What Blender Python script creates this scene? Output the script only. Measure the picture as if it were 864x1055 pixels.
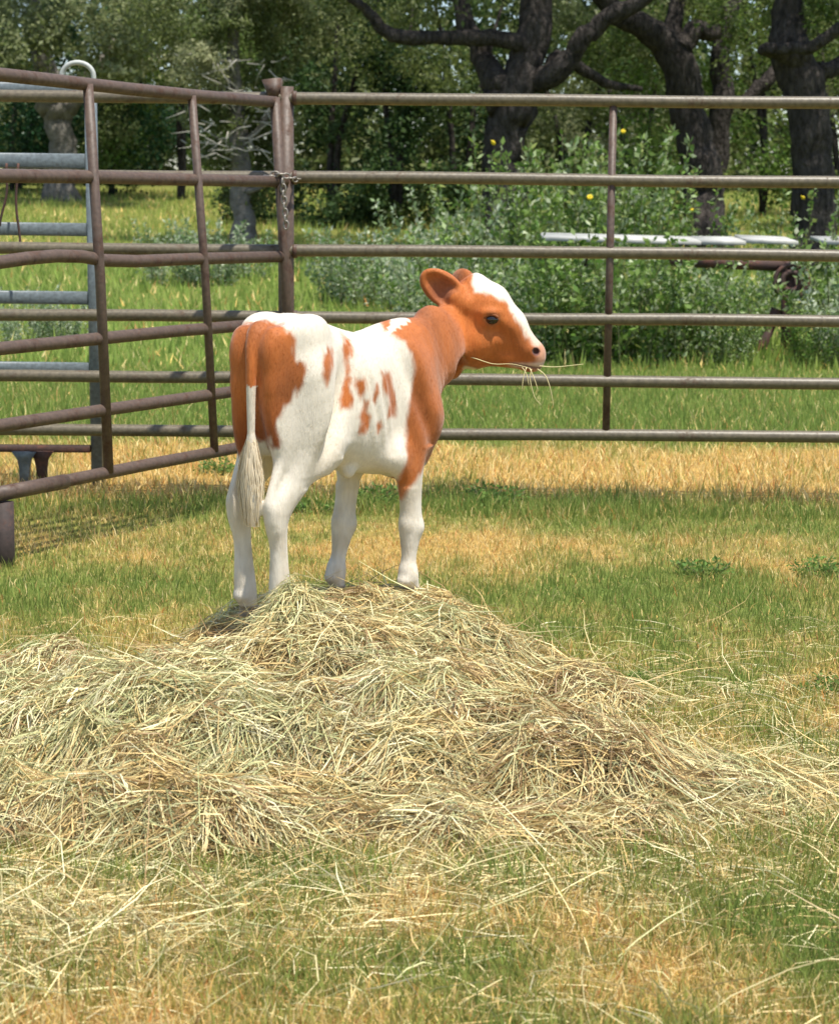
import bpy, math, random
import numpy as np
from mathutils import Matrix, Vector

for o in list(bpy.data.objects): bpy.data.objects.remove(o)
SC = bpy.context.scene
COL = SC.collection
rng = np.random.default_rng(11)
random.seed(11)
R = math.radians

# ------------------------------------------------------------------ camera
FPX, PCX, PCY = 2000.0, 432.0, 527.5          # focal length and centre in photograph pixels
CAM = np.array([0, 0, 1.35])
_p, _r = R(8.9), R(.43)
_fw = np.array([0, math.cos(_p), -math.sin(_p)])
_u0 = np.array([0, math.sin(_p), math.cos(_p)]); _x0 = np.array([1., 0, 0])
_rt = math.cos(_r)*_x0 + math.sin(_r)*_u0
_up = -math.sin(_r)*_x0 + math.cos(_r)*_u0
cam = bpy.data.cameras.new('camera'); cam_o = bpy.data.objects.new('camera', cam); COL.objects.link(cam_o)
M = Matrix.Identity(4)
for i in range(3):
    M[i][0], M[i][1], M[i][2], M[i][3] = _rt[i], _up[i], -_fw[i], CAM[i]
cam_o.matrix_world = M
cam.sensor_fit = 'HORIZONTAL'; cam.sensor_width = 36; cam.lens = FPX/864*36
cam.clip_start = .1; cam.clip_end = 1000
cam.dof.use_dof = True; cam.dof.focus_distance = 5.6; cam.dof.aperture_fstop = 9.5
SC.camera = cam_o

# ------------------------------------------------------------------ light
SUN_ELEV, SUN_AZ = R(70), R(135)               # azimuth clockwise from +Y (camera looks along +Y)
W = bpy.data.worlds.new('World'); SC.world = W; W.use_nodes = True
nt = W.node_tree; bg = nt.nodes['Background']
sky = nt.nodes.new('ShaderNodeTexSky'); sky.sky_type = 'NISHITA'; sky.sun_disc = False
sky.sun_elevation = SUN_ELEV; sky.sun_rotation = SUN_AZ
nt.links.new(sky.outputs[0], bg.inputs[0]); bg.inputs[1].default_value = .135
sun = bpy.data.lights.new('sun', 'SUN'); sun.energy = 4.4; sun.angle = R(1.0); sun.color = (1, .955, .87)
sun_o = bpy.data.objects.new('sun', sun); COL.objects.link(sun_o)
sd = Vector((math.sin(SUN_AZ)*math.cos(SUN_ELEV), math.cos(SUN_AZ)*math.cos(SUN_ELEV), math.sin(SUN_ELEV)))
sun_o.rotation_euler = sd.to_track_quat('Z', 'Y').to_euler()
vs = SC.view_settings; vs.view_transform = 'Standard'; vs.look = 'None'; vs.exposure = .58; vs.gamma = 1; vs.use_curve_mapping = False
SC.render.engine = 'CYCLES'
SC.cycles.max_bounces = 7; SC.cycles.transparent_max_bounces = 4; SC.cycles.diffuse_bounces = 4; SC.cycles.glossy_bounces = 2
SC.cycles.use_denoising = True
SC.cycles.sample_clamp_indirect = 6

def atY(px, py, Y):
    d = _fw + _rt*(px-PCX)/FPX - _up*(py-PCY)/FPX
    return CAM + d*(Y/d[1])
def ray(px, py): return _fw + _rt*(px-PCX)/FPX - _up*(py-PCY)/FPX

# ------------------------------------------------------------------ numpy noise
def _hash(ix, iy, iz, seed):
    h = (ix.astype(np.int64)*374761393 + iy.astype(np.int64)*668265263 + iz.astype(np.int64)*2147483647 + seed*974634777) & 0xffffffff
    h = ((h ^ (h >> 13))*1274126177) & 0xffffffff
    return ((h ^ (h >> 16)) & 0xffff)/65535.0
def vnoise(x, y, z=0., seed=0):
    x = np.asarray(x, float); y = np.asarray(y, float)+0*x; z = np.asarray(z, float)+0*x
    ix, iy, iz = np.floor(x), np.floor(y), np.floor(z)
    fx, fy, fz = x-ix, y-iy, z-iz
    fx = fx*fx*(3-2*fx); fy = fy*fy*(3-2*fy); fz = fz*fz*(3-2*fz)
    r = 0
    for a in (0, 1):
        for b in (0, 1):
            for c in (0, 1):
                w = (fx if a else 1-fx)*(fy if b else 1-fy)*(fz if c else 1-fz)
                r = r + w*_hash(ix+a, iy+b, iz+c, seed)
    return r
def fbm(x, y, z=0., oct=4, seed=0):
    s = 0; a = .5; t = 0
    for o in range(oct):
        s = s + a*vnoise(x*2**o, y*2**o, z*2**o, seed+o*17); t += a; a *= .5
    return s/t
def sstep(a, b, x):
    t = np.clip((x-a)/(b-a), 0, 1); return t*t*(3-2*t)

# ------------------------------------------------------------------ mesh helpers
def raw_mesh(name, V, F, C=None, smooth=False):
    """V (n,3); F (m,3|4) array; C (n,3) linear colour per vertex -> attribute Col"""
    V = np.ascontiguousarray(V, np.float32); F = np.ascontiguousarray(F, np.int32)
    me = bpy.data.meshes.new(name); m, k = F.shape
    me.vertices.add(len(V)); me.vertices.foreach_set('co', V.ravel())
    me.loops.add(m*k); me.loops.foreach_set('vertex_index', F.ravel())
    me.polygons.add(m); me.polygons.foreach_set('loop_start', np.arange(0, m*k, k, dtype=np.int32))
    if smooth: me.polygons.foreach_set('use_smooth', np.ones(m, bool))
    me.update(calc_edges=True)
    if C is not None:
        a = me.color_attributes.new('Col', 'FLOAT_COLOR', 'POINT')
        c = np.ones((len(V), 4), np.float32); c[:, :3] = C; a.data.foreach_set('color', c.ravel())
    return me
def link(name, me, mat=None, parent=None):
    o = bpy.data.objects.new(name, me); COL.objects.link(o)
    if mat is not None and me is not None and not me.materials: me.materials.append(mat)
    if parent is not None: o.parent = parent
    return o
def tag(o, label=None, cat=None, group=None, kind=None):
    if label: o['label'] = label
    if cat: o['category'] = cat
    if group: o['group'] = group
    if kind: o['kind'] = kind
    return o
def thing(name, label, cat, loc=(0, 0, 0), rz=0, group=None):
    o = bpy.data.objects.new(name, None); COL.objects.link(o); o.empty_display_size = .1
    o.location = loc; o.rotation_euler = (0, 0, rz); return tag(o, label, cat, group)
def merge(parts):
    Vs, Fs, n = [], [], 0
    for V, F in parts: Vs.append(V); Fs.append(F+n); n += len(V)
    return np.vstack(Vs), np.vstack(Fs)
def tube(pts, rad, sides=12, seed=None, rough=0., caps=True, squash=None):
    """tapered tube through points (quads; ends closed by collapsing onto the axis)"""
    P = np.array(pts, float); n = len(P); rad = np.broadcast_to(np.array(rad, float), (n,)).copy()
    T = np.gradient(P, axis=0); T /= np.linalg.norm(T, axis=1, keepdims=True)
    ref = np.array([0, 0, 1.]) if abs(T[0][2]) < .9 else np.array([1., 0, 0])
    rings = []
    for i in range(n):
        u = ref-T[i]*(ref@T[i]); u /= np.linalg.norm(u); ref = u; v = np.cross(T[i], u)
        a = np.arange(sides)*2*math.pi/sides
        r = rad[i]*np.ones(sides)
        ring = P[i]+np.outer(np.cos(a)*r, u)+np.outer(np.sin(a)*r, v)
        rings.append(ring)
    V = np.vstack(rings)
    if rough:
        c = np.repeat(P, sides, 0); k = fbm(V[:, 0]*4.1, V[:, 1]*4.1, V[:, 2]*2.6, 4, seed or 0)-.5
        V = c+(V-c)*(1+rough*2*k)[:, None]
    F = []
    for i in range(n-1):
        for j in range(sides):
            k = (j+1) % sides
            F.append((i*sides+j, i*sides+k, (i+1)*sides+k, (i+1)*sides+j))
    if caps:
        a0 = len(V); V = np.vstack([V, P[0]-T[0]*rad[0]*.02, P[-1]+T[-1]*rad[-1]*.02])
        for j in range(sides):
            k = (j+1) % sides
            F.append((a0, a0, k, j)); F.append((a0+1, a0+1, (n-1)*sides+j, (n-1)*sides+k))
    F = np.array(F)
    return V, F
def tris(F):
    """quads (maybe degenerate) -> triangles"""
    F = np.asarray(F); T = np.vstack([F[:, [0, 1, 2]], F[:, [0, 2, 3]]])
    ok = (T[:, 0] != T[:, 1]) & (T[:, 1] != T[:, 2]) & (T[:, 0] != T[:, 2])
    return T[ok]
def tube_obj(name, pts, rad, mat, parent, sides=14, smooth=True, **k):
    V, F = tube(pts, rad, sides, **k)
    loc = np.array(pts[0], float)
    o = link(name, raw_mesh(name, V-loc, tris(F), None, smooth), mat, parent); o.location = loc; return o
def box(c, s, Rm=None):
    c = np.array(c, float); s = np.array(s, float)/2
    V = np.array([(x, y, z) for x in (-1, 1) for y in (-1, 1) for z in (-1, 1)], float)*s
    if Rm is not None: V = V@np.array(Rm).T
    F = np.array([(0, 1, 3, 2), (4, 6, 7, 5), (0, 4, 5, 1), (2, 3, 7, 6), (0, 2, 6, 4), (1, 5, 7, 3)])
    return V+c, F
def bar(P, Q, w, h, bev=.15):
    """rectangular bevelled bar from P to Q"""
    P = np.array(P, float); Q = np.array(Q, float); A = Q-P; L = np.linalg.norm(A); A /= L
    up = np.array([0, 0, 1.]) if abs(A[2]) < .9 else np.array([0, 1., 0])
    s = np.cross(A, up); s /= np.linalg.norm(s); u = np.cross(s, A)
    b = bev*min(w, h); x, y = w/2, h/2
    sec = [(x-b, y), (x, y-b), (x, -y+b), (x-b, -y), (-x+b, -y), (-x, -y+b), (-x, y-b), (-x+b, y)]
    V = [P+s*a+u*c for a, c in sec]+[Q+s*a+u*c for a, c in sec]+[P, Q]
    F = []
    for j in range(8):
        k = (j+1) % 8
        F += [(j, k, 8+k, 8+j), (16, 16, k, j), (17, 17, 8+j, 8+k)]
    return np.array(V), np.array(F)
def bar_obj(name, P, Q, w, h, mat, parent):
    V, F = bar(P, Q, w, h); loc = np.array(P, float)
    o = link(name, raw_mesh(name, V-loc, tris(F)), mat, parent); o.location = loc; return o
def ribbons(P, width, side, C, taper=(.7, 1, .9, .25), point=False):
    """P (N,K,3) centre lines, width (N,), side (N,3) -> triangles"""
    N, K, _ = P.shape
    tp = np.interp(np.linspace(0, 1, K), np.linspace(0, 1, len(taper)), taper)
    off = side[:, None, :]*(width[:, None]*tp[None, :])[:, :, None]*.5
    V = np.stack([P-off, P+off], 2).reshape(-1, 3)
    b = (np.arange(N)*K*2)[:, None]; i = np.arange(K-1)*2
    F = np.stack([b+i, b+i+1, b+i+3, b+i, b+i+3, b+i+2], -1).reshape(-1, 3)
    if point:                       # the last piece ends in a point: one triangle instead of two
        V = V.reshape(N, K*2, 3); V[:, -2] = P[:, -1]; V = V[:, :-1].reshape(-1, 3)
        b = (np.arange(N)*(K*2-1))[:, None]; i = np.arange(K-2)*2; F = np.concatenate([np.stack([b+i, b+i+1, b+i+3, b+i, b+i+3, b+i+2], -1).reshape(N, -1), b+K*2-4, b+K*2-3, b+K*2-2], 1).reshape(-1, 3)
        return V, F, np.repeat(C, K*2-1, 0)
    CC = np.repeat(C, K*2, 0)
    return V, F, CC

# ------------------------------------------------------------------ materials
def mat(name, rough=.8, spec=.3, col=None, attr=None, noise=None, bump=None, metallic=0, translucent=0, sheen=0, stretch=None):
    """noise=(scale, dark factor, light factor); bump=(scale, strength, distance)"""
    m = bpy.data.materials.new(name); m.use_nodes = True; t = m.node_tree; L = t.links.new
    b = t.nodes['Principled BSDF']; out = t.nodes['Material Output']
    b.inputs['Roughness'].default_value = rough; b.inputs['Specular IOR Level'].default_value = spec; b.inputs['Metallic'].default_value = metallic
    if attr:
        a = t.nodes.new('ShaderNodeAttribute'); a.attribute_name = attr; c = a.outputs['Color']
    else:
        a = t.nodes.new('ShaderNodeRGB'); a.outputs[0].default_value = (*col, 1); c = a.outputs[0]
    tc = t.nodes.new('ShaderNodeTexCoord'); vec = tc.outputs['Object']
    if stretch:
        mp = t.nodes.new('ShaderNodeMapping'); mp.inputs['Scale'].default_value = stretch; L(vec, mp.inputs[0]); vec = mp.outputs[0]
    if noise:
        n = t.nodes.new('ShaderNodeTexNoise'); n.inputs['Scale'].default_value = noise[0]; n.inputs['Detail'].default_value = 6; n.inputs['Roughness'].default_value = .65
        L(vec, n.inputs['Vector'])
        r = t.nodes.new('ShaderNodeMapRange'); r.inputs[1].default_value = .3; r.inputs[2].default_value = .7
        r.inputs[3].default_value = noise[1]; r.inputs[4].default_value = noise[2]; L(n.outputs[0], r.inputs[0])
        x = t.nodes.new('ShaderNodeVectorMath'); x.operation = 'SCALE'; L(c, x.inputs[0]); L(r.outputs[0], x.inputs['Scale']); c = x.outputs[0]
    L(c, b.inputs['Base Color'])
    if bump:
        n = t.nodes.new('ShaderNodeTexNoise'); n.inputs['Scale'].default_value = bump[0]; n.inputs['Detail'].default_value = 5
        L(vec, n.inputs['Vector'])
        q = t.nodes.new('ShaderNodeBump'); q.inputs['Strength'].default_value = bump[1]; q.inputs['Distance'].default_value = bump[2]
        L(n.outputs[0], q.inputs['Height']); L(q.outputs[0], b.inputs['Normal'])
    if sheen: b.inputs['Sheen Weight'].default_value = sheen; b.inputs['Sheen Roughness'].default_value = .5
    if translucent:
        tr = t.nodes.new('ShaderNodeBsdfTranslucent'); L(c, tr.inputs['Color'])
        mx = t.nodes.new('ShaderNodeMixShader'); mx.inputs[0].default_value = translucent
        L(b.outputs[0], mx.inputs[1]); L(tr.outputs[0], mx.inputs[2]); L(mx.outputs[0], out.inputs['Surface'])
    return m
def pipe_mat(name, paint, rust, patch=.5, rough=.42):
    """worn painted pipe: paint with rust patches and dust"""
    m = bpy.data.materials.new(name); m.use_nodes = True; t = m.node_tree; L = t.links.new
    b = t.nodes['Principled BSDF']; tc = t.nodes.new('ShaderNodeTexCoord')
    n = t.nodes.new('ShaderNodeTexNoise'); n.inputs['Scale'].default_value = 9; n.inputs['Detail'].default_value = 8; n.inputs['Roughness'].default_value = .7
    L(tc.outputs['Object'], n.inputs['Vector'])
    r = t.nodes.new('ShaderNodeMapRange'); r.inputs[1].default_value = patch; r.inputs[2].default_value = patch+.12; L(n.outputs[0], r.inputs[0])
    mx = t.nodes.new('ShaderNodeMix'); mx.data_type = 'RGBA'; mx.inputs[6].default_value = (*paint, 1); mx.inputs[7].default_value = (*rust, 1)
    L(r.outputs[0], mx.inputs[0])
    n2 = t.nodes.new('ShaderNodeTexNoise'); n2.inputs['Scale'].default_value = 60; n2.inputs['Detail'].default_value = 4; L(tc.outputs['Object'], n2.inputs['Vector'])
    r2 = t.nodes.new('ShaderNodeMapRange'); r2.inputs[1].default_value = .3; r2.inputs[2].default_value = .7; r2.inputs[3].default_value = .75; r2.inputs[4].default_value = 1.25; L(n2.outputs[0], r2.inputs[0])
    x = t.nodes.new('ShaderNodeVectorMath'); x.operation = 'SCALE'; L(mx.outputs[2], x.inputs[0]); L(r2.outputs[0], x.inputs['Scale']); L(x.outputs[0], b.inputs['Base Color'])
    r3 = t.nodes.new('ShaderNodeMapRange'); r3.inputs[3].default_value = rough; r3.inputs[4].default_value = .85; L(r.outputs[0], r3.inputs[0]); L(r3.outputs[0], b.inputs['Roughness'])
    q = t.nodes.new('ShaderNodeBump'); q.inputs['Strength'].default_value = .25; q.inputs['Distance'].default_value = .004; L(n2.outputs[0], q.inputs['Height']); L(q.outputs[0], b.inputs['Normal'])
    b.inputs['Specular IOR Level'].default_value = .5
    return m
M_GROUND = mat('ground_soil', .95, .1, attr='Col', noise=(14, .6, 1.35), bump=(60, .8, .02))
M_GRASS = mat('grass_blades', .65, .2, attr='Col', translucent=.45)
M_HAY = mat('hay_straw', .5, .35, attr='Col', translucent=.12)
M_LEAF = mat('leaves', .5, .25, attr='Col', translucent=.42)
M_BARK = mat('oak_bark', .95, .1, col=(.048, .041, .036), noise=(9, .35, 2.0), bump=(16, 1., .12), stretch=(1.6, 1.6, .5))
M_BARKP = mat('pale_bark', .95, .1, col=(.17, .155, .135), noise=(7, .55, 1.4), bump=(18, 1., .04))
M_TWIG = mat('grey_twigs', .95, .1, col=(.33, .31, .26), noise=(9, .7, 1.3))
M_STEM = mat('weed_stems', .8, .2, col=(.13, .14, .06))
M_FENCE = pipe_mat('fence_pipe_paint', (.120, .097, .060), (.078, .045, .025), .55, .45)
M_GATE = pipe_mat('gate_pipe_paint', (.090, .058, .041), (.068, .032, .019), .50, .55)
M_GREY = pipe_mat('grey_steel_paint', (.13, .155, .165), (.10, .075, .06), .64, .45)
M_RUST = pipe_mat('rusty_iron', (.060, .032, .025), (.13, .05, .030), .50, .75)
M_IRON = pipe_mat('dark_iron', (.040, .026, .022), (.070, .034, .024), .52, .75)
M_CHAIN = mat('worn_chain_steel', .45, .5, col=(.30, .27, .23), noise=(60, .5, 1.2), metallic=.5)
M_WHITE = mat('chalky_white_paint', .6, .3, col=(.54, .53, .48), noise=(5, .55, 1.1))
M_PALE = mat('pale_galvanised', .5, .4, col=(.45, .46, .42), noise=(20, .7, 1.1))
M_FLOWER = mat('yellow_petals', .6, .2, col=(.75, .55, .03))
M_CALF = mat('calf_coat', .6, .25, attr='Col', noise=(60, .90, 1.07), bump=(130, .45, .004), sheen=.2, stretch=(1.6, 1.6, .3))
M_FUZZ = mat('calf_hair', .6, .25, attr='Col', translucent=.4)
M_EYE = mat('calf_eye', .06, .7, col=(.012, .007, .005))
M_LASH = mat('calf_eyelid', .7, .2, col=(.20, .065, .02))
M_STALK = mat('hay_stalk', .6, .3, col=(.62, .53, .27))

# ================================================================== ground
def gz(x, y):
    x = np.asarray(x, float); y = np.asarray(y, float)
    rise = .060*np.clip(y-16, 0, None)**1.0
    rise = np.where(y < 18, .060*(np.clip(y-14, 0, None)**2)/8., rise)
    rise = np.where(y > 46, .060*30+(y-46)*.02, rise)
    return rise+(fbm(x*.5, y*.5, 0, 3, 5)-.5)*.05*sstep(6.8, 8, y) + (fbm(x*1.6, y*1.6, 0, 2, 9)-.5)*.02
def blob(x, y, cx, cy, rx, ry): return np.exp(-(((x-cx)/rx)**2+((y-cy)/ry)**2))
def dryness(x, y):
    """0 lush green .. 1 dry golden; where the turf itself is dry"""
    d = .52+0*x
    d = np.where(y > 5.9, .50, d)
    d = d+.50*blob(x, y, .35, 7.75, 1.0, .42)-.25*blob(x, y, 1.2, 6.75, 1.3, .42)-.16*blob(x, y, .2, 6.7, .8, .3)
    d = d+.25*blob(x, y, -1.3, 7.4, .5, .35)-.25*blob(x, y, -1.2, 6.6, .8, .3)
    d = d-.20*np.exp(-((y-8.72)/.22)**2)-.15*np.exp(-((y-8.72)/.2)**2)*(x < -.2)
    d = d+.45*sstep(8.85, 9.15, y)*(1-sstep(10.6, 11.4, y))
    d = d-.50*sstep(10.9, 11.6, y)
    d = d+.30*sstep(24, 29, y)
    d = d+.40*blob(x, y, 1.25, 5.25, .35, .30)-.10*blob(x, y, .9, 6.0, .5, .3)
    d = d-.26*blob(x, y, -.40, 3.78, .35, .12)-.26*blob(x, y, .35, 3.80, .35, .12)-.2*blob(x, y, .85, 3.6, .3, .25)-.15*blob(x, y, -.1, 3.25, .3, .1)
    d = d+.25*blob(x, y, -.1, 3.55, .3, .12)+.25*blob(x, y, .3, 3.2, .3, .12)
    n = fbm(x*1.3, y*1.0, 0, 4, 21)-.5
    n2 = fbm(x*6.5, y*4.2, 0, 3, 33)-.5
    amp = np.where(y > 11.3, .45, 1.)
    return np.clip(d+amp*(n*.80+n2*1.0), 0, 1)
G_LUSH = np.array([.205, .275, .062]); G_MID = np.array([.325, .325, .085]); G_DRY = np.array([.62, .41, .125]); G_STRAW = np.array([.72, .60, .30])
def turf_col(d, far):
    d = d[:, None]
    a = G_LUSH*(1-sstep(0, .45, d))+G_MID*sstep(0, .45, d)
    return a*(1-sstep(.42, .85, d))+G_DRY*sstep(.42, .85, d)
def graded(a, b, core0, core1, step, n):
    c = np.arange(core0, core1, step); t = np.linspace(0, 1, n)[1:]**2.2
    return np.concatenate([(core0-(core0-a)*t)[::-1], c, core1+(b-core1)*t])
gx = graded(-160, 160, -6, 6, .12, 22); gy = graded(-40, 320, 1.5, 30, .12, 30)
X, Y = np.meshgrid(gx, gy, indexing='ij'); x, y = X.ravel(), Y.ravel()
V = np.stack([x, y, gz(x, y)], 1); nx, ny = X.shape
i = np.arange(nx*ny).reshape(nx, ny); F = np.stack([i[:-1, :-1], i[1:, :-1], i[1:, 1:], i[:-1, 1:]], -1).reshape(-1, 4)
dd = dryness(x, y)
ground = link('ground', raw_mesh('ground', V, F, turf_col(np.clip(dd*.85, 0, 1), y)*np.array([.62, .60, .58]), True), M_GROUND); tag(ground, kind='structure')

# ================================================================== grass
def blades(n, x0, x1, y0, y1, hmin, hmax, wid, seed, keep=None, lie=.5, rows=2, bright=1.08):
    g = np.random.default_rng(seed)
    # denser towards the viewer, inside the widening strip of field that the place shows
    yy = y0+(y1-y0)*g.random(n)**1.15; hw = (x1-x0)/2*(yy/y1)**.9+.7; xx = (x0+x1)/2+(g.random(n)*2-1)*hw
    if keep is not None: k = keep(xx, yy, g); xx, yy = xx[k], yy[k]
    n = len(xx); d = dryness(xx, yy)
    cl = fbm(xx*2.5, yy*2.5, 0, 3, seed)                       # tufts
    dry = g.random(n) < np.clip((d-.15)*1.15, .14, .82)
    h = (hmin+(hmax-hmin)*g.random(n)**1.6)*(.55+.9*cl)*np.where(dry, .95, 1.05)
    a = g.random(n)*2*math.pi; lean = np.where(dry, .35+1.5*g.random(n), .15+.75*g.random(n))*lie
    dirx, diry = np.cos(a), np.sin(a)
    base = np.stack([xx, yy, gz(xx, yy)-.006], 1)
    P = np.empty((n, rows+1, 3)); P[:, 0] = base
    for j in range(1, rows+1):
        s = j/rows; ang = lean*(.4+.6*s)
        P[:, j, 0] = base[:, 0]+dirx*h*s*np.sin(ang); P[:, j, 1] = base[:, 1]+diry*h*s*np.sin(ang); P[:, j, 2] = base[:, 2]+h*s*np.cos(ang)+.004
    side = np.stack([-diry, dirx, 0*dirx], 1); tw = g.random(n)*math.pi; side = side*np.cos(tw)[:, None]+np.stack([dirx, diry, 0*dirx], 1)*np.sin(tw)[:, None]
    gr = turf_col(np.clip(d*.55+.28*(g.random(n)-.5), 0, 1), yy)
    st = G_DRY+(G_STRAW-G_DRY)*g.random((n, 1)); st = st*np.where(g.random((n, 1)) < .12, np.array([.75, .5, .42]), 1)
    C = np.where(dry[:, None], st, gr)*(.7+.6*g.random((n, 1)))*bright
    return ribbons(P, wid*(.6+.8*g.random(n)), side, C, (1, .8, .12), point=True)
def grass_obj(name, parts, label):
    V, F = merge([(p[0], p[1]) for p in parts]); C = np.vstack([p[2] for p in parts])
    return tag(link(name, raw_mesh(name, V, F, C), M_GRASS), label, 'grass', kind='stuff')
def not_pile(xx, yy, g): return pile_h(xx, yy) < .05+.02*g.random(len(xx))

# ================================================================== hay pile
LOBES = [  # x, y, rx, ry, height
 (-.22, 5.52, .46, .55, .195), (-.40, 5.42, .34, .30, .180), (-.28, 5.05, .60, .48, .190), (-.06, 5.22, .36, .42, .175), (.12, 5.30, .30, .28, .12), (-.92, 4.92, .50, .40, .145), (-1.25, 4.75, .55, .50, .135), (-.62, 4.58, .50, .45, .175),
 (-.18, 4.55, .55, .46, .195), (.10, 4.62, .44, .42, .15), (.28, 4.32, .38, .30, .115), (.44, 4.25, .26, .22, .075), (.32, 5.20, .34, .15, .05), (.62, 4.30, .34, .22, .026), (-1.0, 4.22, .42, .26, .11), (-.30, 4.15, .55, .22, .085), (.10, 4.05, .35, .14, .05)]
FEET = [(-.485, 5.42), (-.385, 5.30), (-.04, 5.73), (-.24, 5.74)]
FEET_Z = [.135, .180, .206, .204]
def pile_h(x, y):
    x = np.asarray(x, float); y = np.asarray(y, float)
    wx = x+(fbm(x*2.2, y*2.2, 0, 3, 51)-.5)*.28; wy = y+(fbm(x*2.2, y*2.2, 0, 3, 52)-.5)*.28
    s = 0
    for cx, cy, rx, ry, h in LOBES:
        q = ((wx-cx)/rx)**2+((wy-cy)/ry)**2
        s = s+(h*np.clip(1-q, 0, 1)**.62)**10
    s = s**.1
    for (fx_, fy_), fz_ in zip(FEET, FEET_Z):
        w = blob(x, y, fx_, fy_, .13, .13); s = s*(1-w)+fz_*w
    s = s-.055*blob(x, y, -.58, 5.24, .13, .16)*(s > .06)
    return s+.115*blob(x, y, -.35, 5.235, .085, .07)*(s > .01)
HOLLOWS = [(-.86, 4.24, .13, .07, .09), (.20, 5.02, .17, .06, .08), (.42, 4.17, .16, .06, .08), (.10, 4.20, .12, .05, .06), (-.28, 4.72, .13, .06, .07), (-.38, 4.95, .08, .07, .06), (.06, 4.72, .12, .05, .06), (-.62, 4.98, .10, .06, .06), (.30, 4.62, .14, .05, .06), (-.15, 4.42, .15, .05, .06)]
def hay_z(x, y):
    p = pile_h(x, y); m = sstep(.0, .08, p)
    # heaped wads: billowy lumps with creases between them
    b = np.abs(fbm(x*2.6+y*.8, y*3.4, 0, 2, 61)-.5)*2; c = np.abs(fbm(x*6+3, y*7, 0, 2, 63)-.5)*2
    lump = (.24-b)*.15+(.22-c)*.14
    calm = 1-.92*blob(x, y, -.44, 5.32, .28, .24)-.92*blob(x, y, -.12, 5.74, .36, .2)
    pit = 0
    for px_, py_, rx_, ry_, dp in HOLLOWS: pit = pit+1.7*dp*np.exp(-(((x-px_)/rx_)**2+((y-py_)/ry_)**2)**2)
    return gz(x, y)+np.maximum(p+m*lump*calm-pit*m, .01*m)
HAYC = np.array([(.73, .62, .31), (.60, .58, .29), (.66, .48, .20), (.47, .48, .22), (.33, .21, .09), (.80, .72, .43)])
HAYP = np.array([.26, .17, .21, .09, .17, .10])
def strands(cx, cy, n, L, spread, g, ang, col, lift, K=4, wid=(.0018, .0036), tuftr=.06, stick=.0):
    """strands of one or many tufts: arrays cx, cy, ang, col, lift per strand"""
    N = len(cx)
    px = cx+g.normal(0, tuftr, N); py = cy+g.normal(0, tuftr, N)
    a = ang+g.normal(0, spread, N); cv = g.normal(0, .65, N)
    s = np.linspace(-.5, .5, K)[None, :]
    th = a[:, None]+cv[:, None]*s*1.6
    dx = np.cumsum(np.cos(th)*(L/(K-1))[:, None], 1); dy = np.cumsum(np.sin(th)*(L/(K-1))[:, None], 1)
    x = px[:, None]+dx-dx.mean(1, keepdims=True); y = py[:, None]+dy-dy.mean(1, keepdims=True)
    z0 = hay_z(x, y)
    zs = z0*.55+.45*z0.mean(1, keepdims=True)
    z = np.maximum(zs, z0-.012)+lift[:, None]*(1-.8*(2*s)**2)-.004
    if stick:
        up = (g.random(N) < stick)*g.random(N)
        z = z+(up*.5*L)[:, None]*np.clip(s+.5, 0, 1)**1.5
    P = np.stack([x, y, z], -1)
    t = np.stack([np.cos(a), np.sin(a), 0*a], 1); sd_ = np.stack([-t[:, 1], t[:, 0], 0*a], 1)
    tw = g.random(N)*math.pi
    side = sd_*np.cos(tw)[:, None]+np.array([0, 0, 1.])*np.sin(tw)[:, None]
    return ribbons(P, g.uniform(*wid, N), side, col, (.8, 1, .95, .35))
def hay_colors(g, N, mix=None):
    c = HAYC[g.choice(len(HAYC), N, p=HAYP if mix is None else mix)]
    return c*(.6+.6*g.random((N, 1)))
g = np.random.default_rng(5)
# mound core
hx = np.arange(-2.0, 1.75, .02); hy = np.arange(3.85, 6.45, .02)
X, Y = np.meshgrid(hx, hy, indexing='ij'); x, y = X.ravel(), Y.ravel()
core = np.where(pile_h(x, y) > .012, hay_z(x, y)-.022, gz(x, y)-.05)+(fbm(x*22, y*22, 0, 2, 71)-.5)*.02
V = np.stack([x, y, core], 1); nx, ny = X.shape
i = np.arange(nx*ny).reshape(nx, ny); F = np.stack([i[:-1, :-1], i[1:, :-1], i[1:, 1:], i[:-1, 1:]], -1).reshape(-1, 4)
kf = (pile_h(x, y) > .012)[F].any(1)
Cc = np.array([.21, .16, .075])*(.6+.8*fbm(x*30, y*30, 0, 2, 72))[:, None]  # darker than the strands: shade of the gaps put into the core colour
M_CORE = mat('packed_hay', .9, .1, attr='Col', noise=(70, .5, 1.4), bump=(90, 1, .02))
pile = thing('hay_pile', 'big loose heap of golden and pale green hay under the calf', 'hay')
tag(link('hay_core', raw_mesh('hay_core', V, F[kf], Cc, True), M_CORE, pile))
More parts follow.
